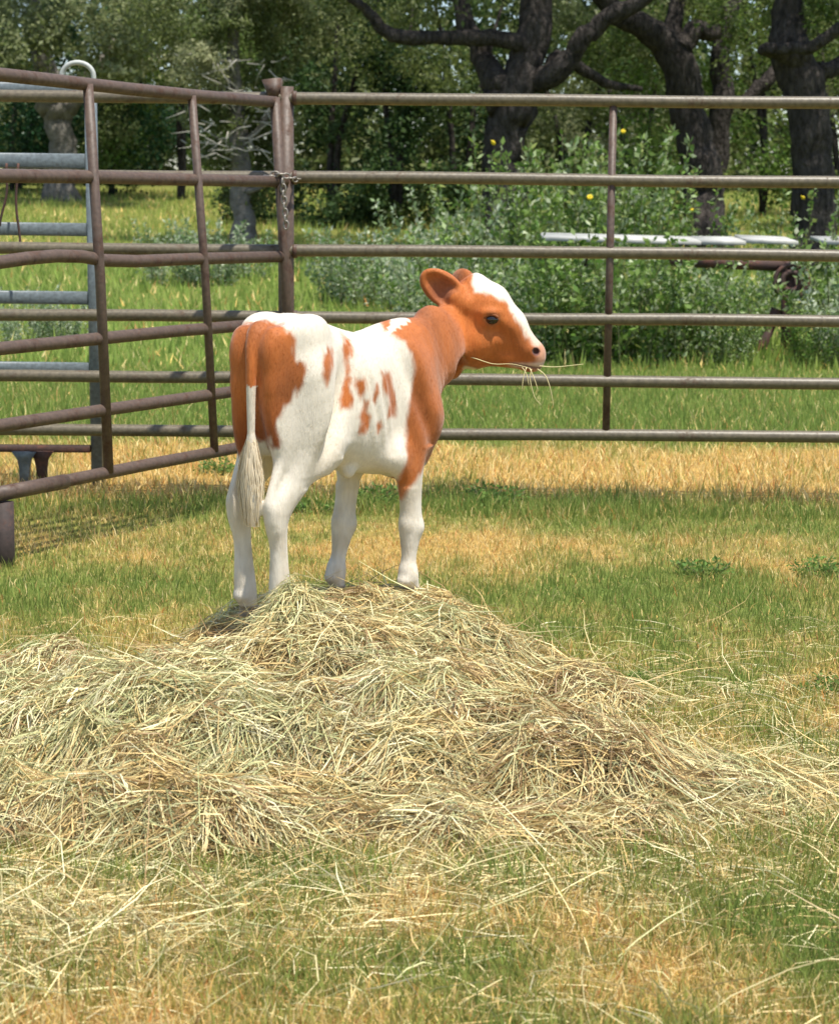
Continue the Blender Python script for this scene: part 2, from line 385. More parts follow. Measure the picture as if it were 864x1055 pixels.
# wads: each with its own lie of the straw, humped in the middle, dark gaps between
parts = []
NT = 1700
tx = g.uniform(-2.0, 1.7, NT*5); ty = g.uniform(3.85, 6.4, NT*5); k = (pile_h(tx, ty) > .02); tx, ty = tx[k][:NT], ty[k][:NT]; NT = len(tx)
flow = (fbm(tx*1.1, ty*1.1, 0, 2, 81)-.5)*math.pi*2.2+g.normal(0, .5, NT)+.1
tcol = g.choice(len(HAYC), NT, p=HAYP); zone = .6*fbm(tx*1.7, ty*1.7, 0, 2, 84)+.20+.24*blob(tx, ty, -.25, 4.55, .5, .35)-.16*blob(tx, ty, -1.0, 5.0, .4, .25)-.14*blob(tx, ty, .35, 4.7, .5, .3)
tcol = np.where((zone > .56) & (g.random(NT) < .7), g.choice([1, 3, 5, 1], NT), tcol); tcol = np.where((zone < .44) & (g.random(NT) < .7), g.choice([2, 0, 4], NT), tcol)
nper = 46
rep = np.repeat(np.arange(NT), nper); N = len(rep)
mixed = g.random(N) < .22
col = np.where(mixed[:, None], hay_colors(g, N), HAYC[tcol][rep]*(.55+.65*g.random((N, 1))))
tw_ = g.uniform(.02, .05, NT)[rep]; o_ = g.normal(0, 1, N); al = g.normal(0, .05, N)
hump = g.uniform(.015, .075, NT)[rep]*np.exp(-.5*o_**2)*g.random(N)**.5
fx_ = tx[rep]+np.cos(flow[rep])*al-np.sin(flow[rep])*o_*tw_; fy_ = ty[rep]+np.sin(flow[rep])*al+np.cos(flow[rep])*o_*tw_
Ls = g.uniform(.07, .25, NT)[rep]*g.uniform(.6, 1.2, N)
near_ft = np.min([np.hypot(fx_-a, fy_-b) for a, b in FEET], 0); hump = hump*np.clip(near_ft/.16, .30, 1)
inh = np.zeros(N)
for px_, py_, rx_, ry_, dp in HOLLOWS: inh = np.maximum(inh, np.exp(-(((fx_-px_)/rx_)**2+((fy_-py_)/ry_)**2)**2))
kp = g.random(N) > .75*inh
fx_, fy_, Ls, col, hump, fl_ = fx_[kp], fy_[kp], Ls[kp], col[kp], hump[kp], flow[rep][kp]
parts.append(strands(fx_, fy_, len(fx_), Ls, .36, g, fl_, col, hump+.004, tuftr=.012))
# loose top layer
N = 15000
sx = g.uniform(-2.0, 1.7, N*4); sy = g.uniform(3.85, 6.4, N*4); k = pile_h(sx, sy) > .015; sx, sy = sx[k][:N], sy[k][:N]; N = len(sx)
parts.append(strands(sx, sy, N, g.uniform(.08, .30, N), .0, g, g.random(N)*6.283, hay_colors(g, N), g.uniform(.0, .045, N)*np.clip(np.min([np.hypot(sx-a, sy-b) for a, b in FEET], 0)/.2, .30, 1), tuftr=.02, wid=(.0016, .0034), stick=.20))
# flat leaves, chaff and broken bits
N = 14000
sx = g.uniform(-2.0, 1.5, N*4); sy = g.uniform(3.85, 6.4, N*4); k = pile_h(sx, sy) > .01; sx, sy = sx[k][:N], sy[k][:N]; N = len(sx)
parts.append(strands(sx, sy, N, g.uniform(.025, .12, N), .0, g, g.random(N)*6.283, hay_colors(g, N, [.25, .2, .2, .1, .15, .1]), g.uniform(.0, .03, N)*np.clip(np.min([np.hypot(sx-a, sy-b) for a, b in FEET], 0)/.2, .30, 1), tuftr=.02, wid=(.003, .0075), stick=.12))
# tuft standing round the hind legs
N = 900
a = g.normal(0, 1, (N, 2)); 
parts.append(strands(-.35+a[:, 0]*.05, 5.235+a[:, 1]*.03, N, g.uniform(.08, .20, N), .0, g, g.random(N)*6.283, hay_colors(g, N, [.3, .3, .1, .2, .05, .05]), g.uniform(.0, .05, N), tuftr=.01, stick=.5))
V, F = merge([(p[0], p[1]) for p in parts]); C = np.vstack([p[2] for p in parts])
tag(link('hay_strands', raw_mesh('hay_strands', V, F, C), M_HAY, pile), kind='stuff')
# hay strewn over the turf in front of and beside the heap
N = 42000
sx = g.uniform(-1.5, 1.9, N); sy = 3.0+3.3*g.random(N)**1.3
pr = .10+.85*blob(sx, sy, -.9, 3.75, .45, .22)+.8*blob(sx, sy, .05, 3.86, .40, .14)+.9*blob(sx, sy, .82, 4.35, .42, .32)+.6*blob(sx, sy, .25, 3.75, .35, .15)+.5*blob(sx, sy, .55, 5.35, .35, .08)+.35*blob(sx, sy, .9, 5.2, .4, .2)+.3*blob(sx, sy, -.2, 3.5, .5, .2)+.45*np.exp(-((pile_h(sx, sy)-.0)/.03)**2)*blob(sx, sy, -.1, 4.5, 1.3, .9)*2
pr = .75*pr+.7*blob(sx, sy, -.80, 3.45, .28, .22)
k = (g.random(N) < pr) & (pile_h(sx, sy) < .05); sx, sy = sx[k], sy[k]
sx = np.concatenate([sx, g.normal(.85, .24, 2600), g.normal(-.78, .22, 2200), g.normal(.12, .25, 900)]); sy = np.concatenate([sy, g.normal(4.33, .17, 2600), g.normal(3.52, .16, 2200), g.normal(3.80, .09, 900)]); N = len(sx)
p1 = strands(sx, sy, N, g.uniform(.07, .30, N), .0, g, g.random(N)*6.283, hay_colors(g, N, [.38, .12, .25, .05, .05, .15]), g.uniform(.004, .028, N), tuftr=.02, wid=(.0013, .0030), stick=.12)
tag(link('scattered_hay', raw_mesh('scattered_hay', *p1), M_HAY), 'loose hay strands strewn thinly over the grass around the heap', 'hay', kind='stuff')

near = blades(180000, -1.9, 1.9, 3.0, 9.0, .016, .066, .0034, 101, keep=not_pile, lie=.75)
line = blades(12000, -3.4, 3.4, 8.45, 8.95, .03, .12, .0045, 102, lie=.6)
fore = blades(70000, -1.15, 1.15, 2.95, 4.6, .014, .052, .0024, 106, keep=not_pile, lie=.85)
grass_obj('field_grass', [near, line, fore], 'short patchy green and golden pasture grass in front of the fence')
mid = blades(84000, -4.6, 4.6, 8.95, 16.2, .03, .10, .006, 103, lie=.65, bright=1.2)
tallg = blades(26000, -3.8, 3.8, 11.2, 16.2, .05, .13, .007, 104, keep=lambda a, b, q: q.random(len(a)) < .8, bright=1.25)
far = blades(64000, -13, 13, 16, 44, .06, .20, .024, 105, bright=1.5, rows=1)
grass_obj('meadow_grass', [mid, tallg, far], 'brighter green grass strip and meadow behind the pipe fence')

# ================================================================== pipe fence across the back
FY0 = 8.90
fence = thing('pipe_fence', 'long brown six rail pipe fence running across behind the calf', 'fence', (0, FY0, 0))
RAILPX = (103, 185, 261, 329, 392, 448)
for py in RAILPX:
    z = atY(627, py, FY0)[2]
    xs = np.linspace(-3.6, 3.6, 25)
    wob = (fbm(xs*.8, 0*xs+py, 0, 2, 3)-.5)*.012
    pts = [(X_, 0, z+w-.0012*X_) for X_, w in zip(xs, wob)]
    tube_obj('rail', pts, .0275, M_FENCE, fence, 16)
ztop, zbot = atY(627, 103, FY0)[2], atY(627, 448, FY0)[2]
xs_ = atY(627, 270, FY0)[0]
tube_obj('spacer_bar', [(xs_+.004, 0, ztop-.01), (xs_+.004, 0, zbot+.01)], .0175, M_GATE, fence, 14)
post_x = -.615
tube_obj('post', [(post_x, .005, -.3), (post_x, .005, 1.0), (post_x, .005, 1.885)], .036, M_GATE, fence, 18)
for X_ in (-3.62, 3.62): tube_obj('post', [(X_, .005, -.3), (X_, .005, 1.88)], .043, M_FENCE, fence, 18)
# welded bead collars where the rails meet the post
for py in RAILPX:
    z = atY(627, py, FY0)[2]
    tube_obj('weld_collar', [(post_x+.030, 0, z), (post_x+.050, 0, z)], .0315, M_GATE, fence, 14)
# bent plate folded over the top of the post
a = np.array([(-.085, -.055, .045), (-.01, -.06, .055), (.02, -.045, .055), (.02, .045, .04), (-.01, .055, .03), (-.075, .05, .02), (-.055, -.03, -.04), (-.015, -.05, -.075), (.0, .02, -.07)])
Vc = np.vstack([a, a*.9+np.array([0, 0, -.012])])
Fc = []
top = [(0, 1, 7, 6), (1, 2, 7, 7), (2, 3, 8, 7), (3, 4, 8, 8), (4, 5, 8, 8), (5, 0, 6, 6), (5, 6, 8, 8), (0, 5, 4, 1), (1, 4, 3, 2), (6, 7, 8, 8)]
Fc = np.array(top)
cap = link('post_cap', raw_mesh('post_cap', a, tris(Fc)), M_GATE, fence); cap.location = (post_x-.03, -.01, 1.875); cap.scale = (.85, 1, .8)

# ================================================================== swung panel gate at the left
gR = np.array([-.665, 8.80]); gL = np.array([-1.575, 7.21]); gd = (gR-gL)/np.linalg.norm(gR-gL); gn = np.array([gd[1], -gd[0]])
def on_gate(px, py, off=0.):
    d = ray(px, py); t = ((gL+gn*off)@gn)/(d[:2]@gn); return CAM+d*t
gate = thing('pipe_gate', 'rusty brown six rail pipe gate coming forward at the left', 'gate', (gL[0], gL[1], 0))
g0 = np.array([gL[0], gL[1], 0])
GR = [[(-40, 71), (0, 76.5), (60, 83), (130, 91), (200, 98), (284, 105)],
      [(-40, 180), (0, 181), (90, 182), (200, 185), (293, 187)],
      [(-40, 272), (0, 270), (28, 266), (58, 263.5), (84, 264), (106, 268), (140, 269), (200, 266.5), (296, 264)],
      [(-40, 363), (0, 359), (80, 351), (180, 341), (297, 332)],
      [(-40, 445), (0, 438.5), (110, 422), (200, 409), (299, 395)],
      [(-40, 516), (0, 508), (66, 496), (70, 495), (150, 479), (300, 451)]]
for k, pl in enumerate(GR):
    pts = np.array([on_gate(*p) for p in pl])-g0
    if k == 2: pts = np.vstack([pts[:1], np.array([pts[1]*(1-t)+pts[2]*t for t in (0, .5)]), pts[2:]])
    tube_obj('rail', pts, .0255, M_GATE, gate, 16)
# sleeve joint on the bottom rail
p0, p1 = on_gate(-10, 510.5), on_gate(67, 496); tube_obj('rail_sleeve', [p0-g0, p1-g0], .0295, M_GATE, gate, 16)
for (ax_, ay_), (bx_, by_), r_ in (((90.5, 86), (112, 487), .0205), ((197.5, 98), (221, 465), .0180), ((283, 100), (300, 452), .0225)):
    tube_obj('upright', [on_gate(ax_, ay_, .012)-g0, on_gate((ax_+bx_)/2+2, (ay_+by_)/2, .012)-g0, on_gate(bx_, by_, .012)-g0], r_, M_GATE, gate, 14)
pf = on_gate(3, 545); pt = on_gate(1, 512)
tube_obj('foot', [(pf[0]-g0[0], pf[1]-g0[1], -.1), (pf[0]-g0[0], pf[1]-g0[1], pt[2]-.02)], .043, M_IRON, gate, 18)
# chain that holds the gate to the post
def torus(c, ax1, ax2, R1, R2, r, n=12, m=6):
    t = np.arange(n)*2*math.pi/n; c = np.array(c); ax1 = np.array(ax1, float); ax2 = np.array(ax2, float); ax3 = np.cross(ax1, ax2); V = []
    for a in t:
        p = c+ax1*R1*math.cos(a)+ax2*R2*math.sin(a); o = ax1*math.cos(a)+ax2*math.sin(a)
        for b in np.arange(m)*2*math.pi/m: V.append(p+r*(o*math.cos(b)+ax3*math.sin(b)))
    F = [((i*m+j), ((i+1) % n*m+j), ((i+1) % n*m+(j+1) % m), (i*m+(j+1) % m)) for i in range(n) for j in range(m)]
    return np.array(V), np.array(F)
chain = thing('gate_chain', 'short steel chain looped round the gate post and hanging down', 'chain', (post_x, FY0-.05, 0))
zc = atY(298, 181, FY0)[2]
def chain_link(c, A, B):
    V, F = torus((0, 0, 0), A, B, .019, .011, .0042); o = link('chain_link', raw_mesh('chain_link', V, F, None, True), M_CHAIN, chain); o.location = c
n_ = 12
for k in range(n_):      # loop round post and gate upright
    a = math.pi*(1.0+k/(n_-1.)); c = (-.028+.088*math.cos(a), .05+.115*math.sin(a)-.0, zc-.005+.012*math.sin(3*a))
    t = np.array([-math.sin(a), math.cos(a), 0]); chain_link(c, t, np.array([0, 0, 1.]) if k % 2 else np.array([math.cos(a), math.sin(a), 0]))
for k in range(8):
    chain_link((-.005+.002*k, -.072, zc-.03-k*.027), np.array([0, 0, 1.]), np.array([1., 0, 0]) if k % 2 else np.array([.3, .95, 0]))

# ================================================================== grey stock panel behind the fence, left
gp0 = np.array([-2.9, 9.32, 0.])
panel = thing('grey_stock_panel', 'blue grey steel stock panel standing behind the fence at left', 'panel', gp0)
xr = atY(97, 300, 9.32)[0]
bar_obj('upright', np.array((xr, 9.32, -.05))-gp0, np.array((xr, 9.32, atY(97, 92, 9.32)[2]))-gp0, .055, .05, M_GREY, panel)
bar_obj('upright', np.array((-2.85, 9.32, -.05))-gp0, np.array((-2.85, 9.32, 1.9))-gp0, .055, .05, M_GREY, panel)
for py, th in ((89.5, .05), (164.5, .070), (235, .062), (305.5, .062), (378, .055)):
    z = atY(50, py, 9.32)[2]; bar_obj('crossbar', np.array((-2.82, 9.32, z))-gp0, np.array((xr-.03, 9.32, z-.005))-gp0, .04, th, M_GREY, panel)
z = atY(50, 462, 9.30)[2]; bar_obj('bottom_bar', np.array((-2.82, 9.30, z))-gp0, np.array((xr-.03, 9.30, z))-gp0, .04, .035, M_RUST, panel)
# flared feet below the bottom bar
for px, m_ in ((50, M_GREY), (121, M_RUST)):
    b = atY(px, 470, 9.25)
    if px > 100: b = atY(42, 470, 9.25); px = 42
    c = np.array((b[0], 9.25, 0))-gp0; h_ = z-.01
    sec = []
    for zz, w in ((0, .022), (h_*.55, .024), (h_*.8, .032), (h_, .058)): sec.append((zz, w))
    off = .0 if m_ is M_GREY else .02
    Vf = []
    for zz, w in sec:
        for sx_, sy_ in ((-1, -1), (1, -1), (1, 1), (-1, 1)): Vf.append((c[0]+(-.115 if m_ is M_GREY else .0)+sx_*w, c[1]+off+sy_*.02, zz))
    Ff = [(4*k+j, 4*k+(j+1) % 4, 4*k+4+(j+1) % 4, 4*k+4+j) for k in range(3) for j in range(4)]+[(3, 2, 1, 0), (12, 13, 14, 15)]
    link('flared_foot', raw_mesh('flared_foot', Vf, Ff), m_, panel)
# pale hoop handle at the top
c = atY(80, 78, 9.32); aa = np.linspace(0, math.pi, 14)
pts = [(c[0]+.075*math.cos(t)-gp0[0], 0, c[2]+.062*math.sin(t)) for t in aa]
tube_obj('hoop_handle', [(pts[0][0], 0, pts[0][2]-.13)]+pts+[(pts[-1][0], 0, pts[-1][2]-.02)], .012, M_PALE, panel, 10)
# old rope hanging on the panel
rope = thing('rope', 'thin dark rope dangling from the grey stock panel', 'rope', (atY(8, 200, 9.25)[0], 9.25, 0))
zr0, zr1 = atY(8, 168, 9.25)[2], atY(8, 258, 9.25)[2]; tt = np.linspace(0, 1, 14)
for dx in (0, .055):
    tube_obj('cord', [(dx+.02*math.sin(5*t+dx*60)*t-.02*t, -.01, zr0+(zr1-zr0)*t*(1 if dx else .72)) for t in tt], .006, M_RUST, rope, 6)

# ================================================================== overgrown trailer behind the fence, right
TY = 17.6
tr0 = np.array([atY(560, 250, TY)[0], TY, 0.]); tr0[2] = float(gz(tr0[0], TY))
trailer = thing('farm_trailer', 'old rusty farm trailer with white deck boards among the weeds', 'trailer', tr0)
for (xa, ya), (xb, yb) in (((560, 248), (722, 252.5)), ((723, 252), (768, 252.5)), ((769, 250.5), (822, 252.5)), ((850, 252), (960, 254))):
    A, B = atY(xa, ya, TY)-tr0, atY(xb, yb, TY)-tr0
    V, F = bar(A+np.array((0, .35, .035)), B+np.array((0, .35, .035)), .72, .035, .1); V[:, 2] += (V[:, 1]-.35)*.045
    link('deck_board', raw_mesh('deck_board', V, tris(F)), M_WHITE, trailer)
A, B = atY(690, 268, TY)-tr0, atY(822, 274, TY)-tr0; tube_obj('frame_beam', [A, (A+B)/2, B], .055, M_RUST, trailer, 12)
A, B = atY(560, 258, TY)-tr0, atY(950, 262, TY)-tr0; bar_obj('side_rail', A+np.array((0, .06, -.02)), B+np.array((0, .06, -.02)), .05, .06, M_RUST, trailer)
A, B = atY(812, 266, TY)-tr0, atY(812, 400, TY)-tr0; tube_obj('jack_post', [A, B], .07, M_RUST, trailer, 12)
A, B = atY(800, 318, TY)-tr0, atY(768, 400, TY)-tr0; tube_obj('brace', [A, B], .05, M_RUST, trailer, 10)
c = atY(815, 290, TY-.1)-tr0
for r1, r2 in ((.15, .022), (.085, .03)):
    V, F = torus((0, 0, 0), (1, 0, 0), (0, 0, 1), r1, r1, r2, 20, 8); o = link('jack_wheel', raw_mesh('jack_wheel', V, F, None, True), M_RUST, trailer); o.location = c
for xk in (600, 940):
    A, B = atY(xk, 262, TY+.5)-tr0, atY(xk, 262, TY+.5)-tr0; B[2] = -.1; tube_obj('support_leg', [A, B], .05, M_RUST, trailer, 10)

# ================================================================== trees
def leaves(centres, radii, n, size, cols, seed, flat=.75, aspect=.5, droop=.0, shell=.45, gap0=.36):
    """leaf-sized folded faces spread through clumps; colours vary by clump and leaf"""
    g = np.random.default_rng(seed); C0 = np.array(centres, float); Rr = np.array(radii, float)
    pick = g.choice(len(C0), n, p=Rr**2/np.sum(Rr**2))
    d = g.normal(0, 1, (n, 3)); d /= np.linalg.norm(d, axis=1, keepdims=True)
    rad = g.random(n)**shell
    P = C0[pick]+d*(rad*Rr[pick])[:, None]*np.array([1, 1, flat])
    # break the clumps into sprigs
    nz = np.stack([fbm(P[:, 0]*1.9+k*31, P[:, 1]*1.9, P[:, 2]*1.9, 3, seed+k)-.5 for k in range(3)], 1)
    P = P+nz*Rr[pick][:, None]*1.1
    gap = fbm(P[:, 0]*1.5, P[:, 1]*1.5, P[:, 2]*1.7, 2, seed+9); keep = gap > gap0+.10*g.random(n)
    P, pick, d = P[keep], pick[keep], d[keep]; n = len(P)
    nrm = d*.6+g.normal(0, .6, (n, 3))+np.array([0, 0, .5]); nrm /= np.linalg.norm(nrm, axis=1, keepdims=True)
    a = g.normal(0, 1, (n, 3)); a[:, 2] -= droop; a -= nrm*np.sum(a*nrm, 1, keepdims=True); a /= np.linalg.norm(a, axis=1, keepdims=True)
    b = np.cross(nrm, a); s = size*(.6+.8*g.random(n))[:, None]
    tip = P+a*s; mid = P+a*s*.45; w = b*s*aspect*.5
    V = np.stack([P, mid+w+nrm*s*.08, tip, mid-w+nrm*s*.08], 1).reshape(-1, 3)
    i = np.arange(n)*4; F = np.stack([np.stack([i, i+1, i+2], 1), np.stack([i, i+2, i+3], 1)], 1).reshape(-1, 3)
    cols = np.array(cols); cl = cols[g.integers(0, len(cols), len(C0))][pick]*.6+cols[g.integers(0, len(cols), n)]*.4
    C = cl*(.65+.7*g.random((n, 1)))
    return V, F, np.repeat(C, 4, 0)
def wiggle(P, amp, n=5, seed=0):
    """subdivide a polyline of (x,y,z,r) smoothly and add natural kinks"""
    P = np.array(P, float); A = catmull(P, n); k = len(A)
    s = np.arange(k)*.55
    for c in range(3): A[:, c] += (fbm(s, s*0+seed*7.3+c*11, 0, 2, seed+c)-.5)*amp*A[:, 3]*2
    return A
def catmull(P, n=4):
    P = np.array(P, float); Q = np.vstack([2*P[0]-P[1], P, 2*P[-1]-P[-2]]); out = []
    for i in range(1, len(Q)-2):
        for t in np.arange(n)/n:
            a, b, c, d = Q[i-1], Q[i], Q[i+1], Q[i+2]
            out.append(.5*((2*b)+(c-a)*t+(2*a-5*b+4*c-d)*t*t+(3*b-a-3*c+d)*t**3))
    out.append(P[-1]); return np.array(out)
OAK = [(.095, .130, .030), (.115, .145, .035), (.150, .175, .050), (.070, .105, .025), (.20, .215, .080)]
OLIVE = [(.245, .270, .115), (.195, .225, .090), (.330, .335, .180), (.145, .175, .065)]
DARK = [(.040, .080, .022), (.055, .10, .028), (.030, .062, .018), (.080, .125, .036)]
BRIGHT = [(.13, .22, .035), (.17, .25, .050), (.095, .18, .030), (.23, .27, .075)]
def bough(px, py, Yd, r): q = atY(px, py, Yd); return (q[0], q[1], q[2], r)
def tree(name, label, Yd, trunk, limbs, crown, group, barkm=None, trunk_lab=None):
    """trunk and limbs as lists of (px, py, dY, radius); crown = (V, F, C) in world space"""
    barkm = barkm or M_BARK
    base = atY(trunk[0][0], trunk[0][1], Yd); base[2] = float(gz(base[0], Yd))
    t = thing(name, label, 'tree', base, 0, group)
    P = [bough(a, b, Yd+dy, r) for a, b, dy, r in trunk]
    P = [(P[0][0], P[0][1], base[2]-.3, P[0][3]*1.45), (P[0][0], P[0][1], base[2]+.12, P[0][3]*1.2)]+[p for p in P if p[2] > base[2]+.35]
    A = wiggle(P, .35, 5, int(abs(trunk[0][0]))); V, F = tube(A[:, :3]-base, A[:, 3], 16, seed=3, rough=.34)
    tk = link('trunk', raw_mesh('trunk', V, tris(F), None, True), barkm, t)
    for k, lb in enumerate(limbs):
        A = wiggle([bough(a, b, Yd+dy, r) for a, b, dy, r in lb], .5, 5, k+int(abs(lb[0][0]))); V, F = tube(A[:, :3]-base, A[:, 3], 12, seed=k, rough=.36)
        link('limb', raw_mesh('limb', V, tris(F), None, True), barkm, tk)
    if crown is not None:
        V, F, C = crown; tag(link('crown', raw_mesh('crown', V-base, F, C), M_LEAF, t))
    return t
def cl(*spec):
    """clumps from (px, py, Y, r)"""
    return [atY(a, b, Y_) for a, b, Y_, r in spec], [r for *_, r in spec]
def canopy(px0, px1, Yd, z0, z1, n, r, seed):
    g = np.random.default_rng(seed); c = []
    for k in range(n):
        px = px0+(px1-px0)*(k+g.random())/n; q = atY(px, 0, Yd+g.uniform(-2.2, 2.2)); c.append((q[0], q[1], g.uniform(z0, z1)))
    return c, list(r*(.7+.6*g.random(n)))
def both(a, b): return (list(a[0])+list(b[0]), list(a[1])+list(b[1]))
TG = 'trees behind the fence'
# oak with forked trunk and long limb to the left
c = both(canopy(300, 640, 27, 5.0, 7.6, 16, 1.15, 1), cl((350, -10, 27.5, .6), (430, 5, 28.5, .55), (470, -30, 26, .7), (585, 10, 28, .5), (380, 60, 29.5, .7), (330, 30, 30, .8), (440, 75, 30.5, .7), (410, 15, 30, .7), (600, 100, 31, .6), (575, 30, 30, .6)))
tree('live_oak', 'dark forked oak with a long low limb reaching left above the calf', 27,
     [(517, 250, 0, .30), (520, 180, 0, .27), (525, 130, 0, .28), (535, 92, 0, .27), (548, 40, .1, .23), (556, -20, .2, .19), (560, -90, .3, .13)],
     [[(545, 70, 0, .17), (545, 48, 0, .15), (505, 40, -.2, .11), (470, 38, -.4, .095), (415, 37, -.6, .095), (395, 30, -.7, .085), (375, 8, -.8, .065), (335, -20, -1, .045)],
      [(525, 110, 0, .22), (508, 80, .1, .20), (494, 52, .3, .15), (478, 15, .5, .12), (455, -40, .8, .08)],
      [(546, 85, 0, .17), (575, 72, -.2, .15), (598, 45, -.3, .14), (625, 18, -.4, .12), (665, -5, -.5, .10), (720, -50, -.6, .07)],
      [(560, 78, .1, .10), (580, 58, .3, .085), (620, 85, .5, .07), (660, 92, .8, .045)]],
     leaves(*c, 46000, .085, OAK+OLIVE[:2], 1), TG)
# leaning oak right of it
c = both(canopy(620, 760, 29, 5.2, 7.6, 9, 1.15, 2), cl((760, 20, 28.5, .7), (720, 10, 29.5, .55), (640, 95, 31, .6), (800, 10, 30, .6), (660, 60, 32, .7), (765, 60, 32, .6), (650, 130, 31.5, .55), (700, 120, 31, .4)))
tree('live_oak', 'oak with a crooked dark trunk arching over in the right background', 29,
     [(726, 250, 0, .32), (724, 200, 0, .30), (718, 150, 0, .27), (706, 100, 0, .25), (698, 62, 0, .25), (676, 32, -.1, .20), (640, 14, -.3, .16), (600, -20, -.5, .12)],
     [[(698, 55, 0, .18), (715, 30, .1, .15), (735, 34, .2, .12), (752, 12, .4, .10), (770, -30, .6, .07)], [(690, 60, 0, .15), (694, 20, .3, .13), (705, -30, .5, .10)]],
     leaves(*c, 32000, .08, OAK+BRIGHT[:2], 2), TG)
# oak at the right edge
c = both(canopy(760, 960, 26, 4.9, 7.4, 9, 1.15, 3), cl((850, 8, 26, .55), (800, 5, 27, .5), (890, 60, 27, .6), (862, 110, 28, .45)))
tree('live_oak', 'thick dark oak trunk standing at the right edge of the background', 26,
     [(838, 250, 0, .30), (838, 200, 0, .27), (834, 150, 0, .26), (828, 100, 0, .27), (818, 58, 0, .28), (812, 20, .1, .22), (808, -40, .2, .16)],
     [[(822, 62, -.1, .13), (785, 50, -.4, .07), (812, 50, -.5, .085), (840, 46, -.6, .08), (866, 30, -.7, .075), (920, 12, -.8, .05)], [(838, 75, .1, .14), (866, 66, .3, .11), (910, 40, .5, .08)]],
     leaves(*c, 22000, .08, OAK+BRIGHT, 3), TG)
# slender trunk between
c = both(canopy(690, 820, 34, 5.6, 8.0, 7, 1.2, 4), cl((745, 15, 34, .7), (690, 95, 35, .7), (650, 60, 35, .8)))
tree('live_oak', 'slimmer dark trunk half hidden between the two right hand oaks', 34,
     [(722, 240, 0, .22), (738, 160, 0, .20), (744, 100, 0, .19), (742, 60, 0, .18), (748, 20, 0, .15), (752, -30, 0, .1)],
     [[(760, 110, .0, .13), (785, 85, .1, .13), (805, 62, .3, .12), (830, 20, .6, .09)]],
     leaves(*c, 22000, .095, OLIVE+BRIGHT, 4), TG)
# juniper with grey dead twigs
c = cl((245, 30, 29, .75), (215, 70, 28.6, .5), (275, 55, 29.4, .55), (240, 110, 29, .55), (275, 130, 29.5, .5), (225, 160, 29.2, .45), (285, 175, 29.4, .4), (255, 200, 29.2, .4), (190, 20, 29.5, .7), (260, -30, 29, .9), (300, 10, 29.8, .6), (205, 120, 29.3, .35))
t = tree('juniper_tree', 'shaggy grey green juniper with bare grey twigs behind the gate post', 29,
     [(251, 252, 0, .17), (249, 200, 0, .15), (246, 150, 0, .14), (242, 100, 0, .12), (240, 40, 0, .09), (245, -30, 0, .05)],
     [[(246, 150, 0, .06), (268, 130, -.2, .05), (290, 100, -.3, .025)], [(243, 110, 0, .06), (222, 85, -.2, .045), (200, 60, -.3, .02)], [(249, 200, 0, .05), (275, 190, -.3, .035), (295, 170, -.4, .02)]],
     leaves(*c, 38000, .075, OLIVE+OAK[:2], 5, aspect=.38, droop=.4, gap0=.30), TG, M_BARKP)
gq = np.random.default_rng(8); tw = []
for k in range(95):
    px, py = gq.uniform(190, 292), gq.uniform(55, 165); q = atY(px, py, 28.3+gq.uniform(-.25, .4)); d = gq.normal(0, 1, 3); d[2] = -abs(d[2])*.6 if gq.random() < .6 else abs(d[2])*.5; d /= np.linalg.norm(d)
    L_ = gq.uniform(.15, .5); e = gq.normal(0, .25, 3); tw.append(tube([q, q+d*L_*.5+e*L_*.3, q+d*L_+e*L_*.2], [.012, .009, .004], 5))
V, F = merge(tw); tb = np.array(t.location); tag(link('dead_twigs', raw_mesh('dead_twigs', V-tb, tris(F)), M_TWIG, t))
# pale trunk far left, olive crown
c = both(canopy(-60, 190, 39, 7.0, 9.0, 6, 1.3, 6), cl((20, 50, 38, 1.1), (70, 30, 38.5, 1.0), (120, 55, 38, .9), (150, 20, 39, 1.1), (10, 5, 39, 1.2), (95, 75, 38.5, .55), (-40, 60, 39, 1.1), (180, 60, 40, .9)))
tree('live_oak', 'far oak with a pale grey trunk and sunlit olive crown at left', 40,
     [(66, 195, 0, .30), (65, 160, 0, .27), (62, 130, 0, .27), (58, 108, 0, .33), (50, 80, 0, .26), (40, 40, 0, .2), (35, -10, 0, .12)],
     [[(62, 118, 0, .2), (78, 100, 0, .19), (98, 75, 0, .15), (120, 40, 0, .1)]],
     leaves(*c, 42000, .11, OLIVE, 6), TG, M_BARKP)
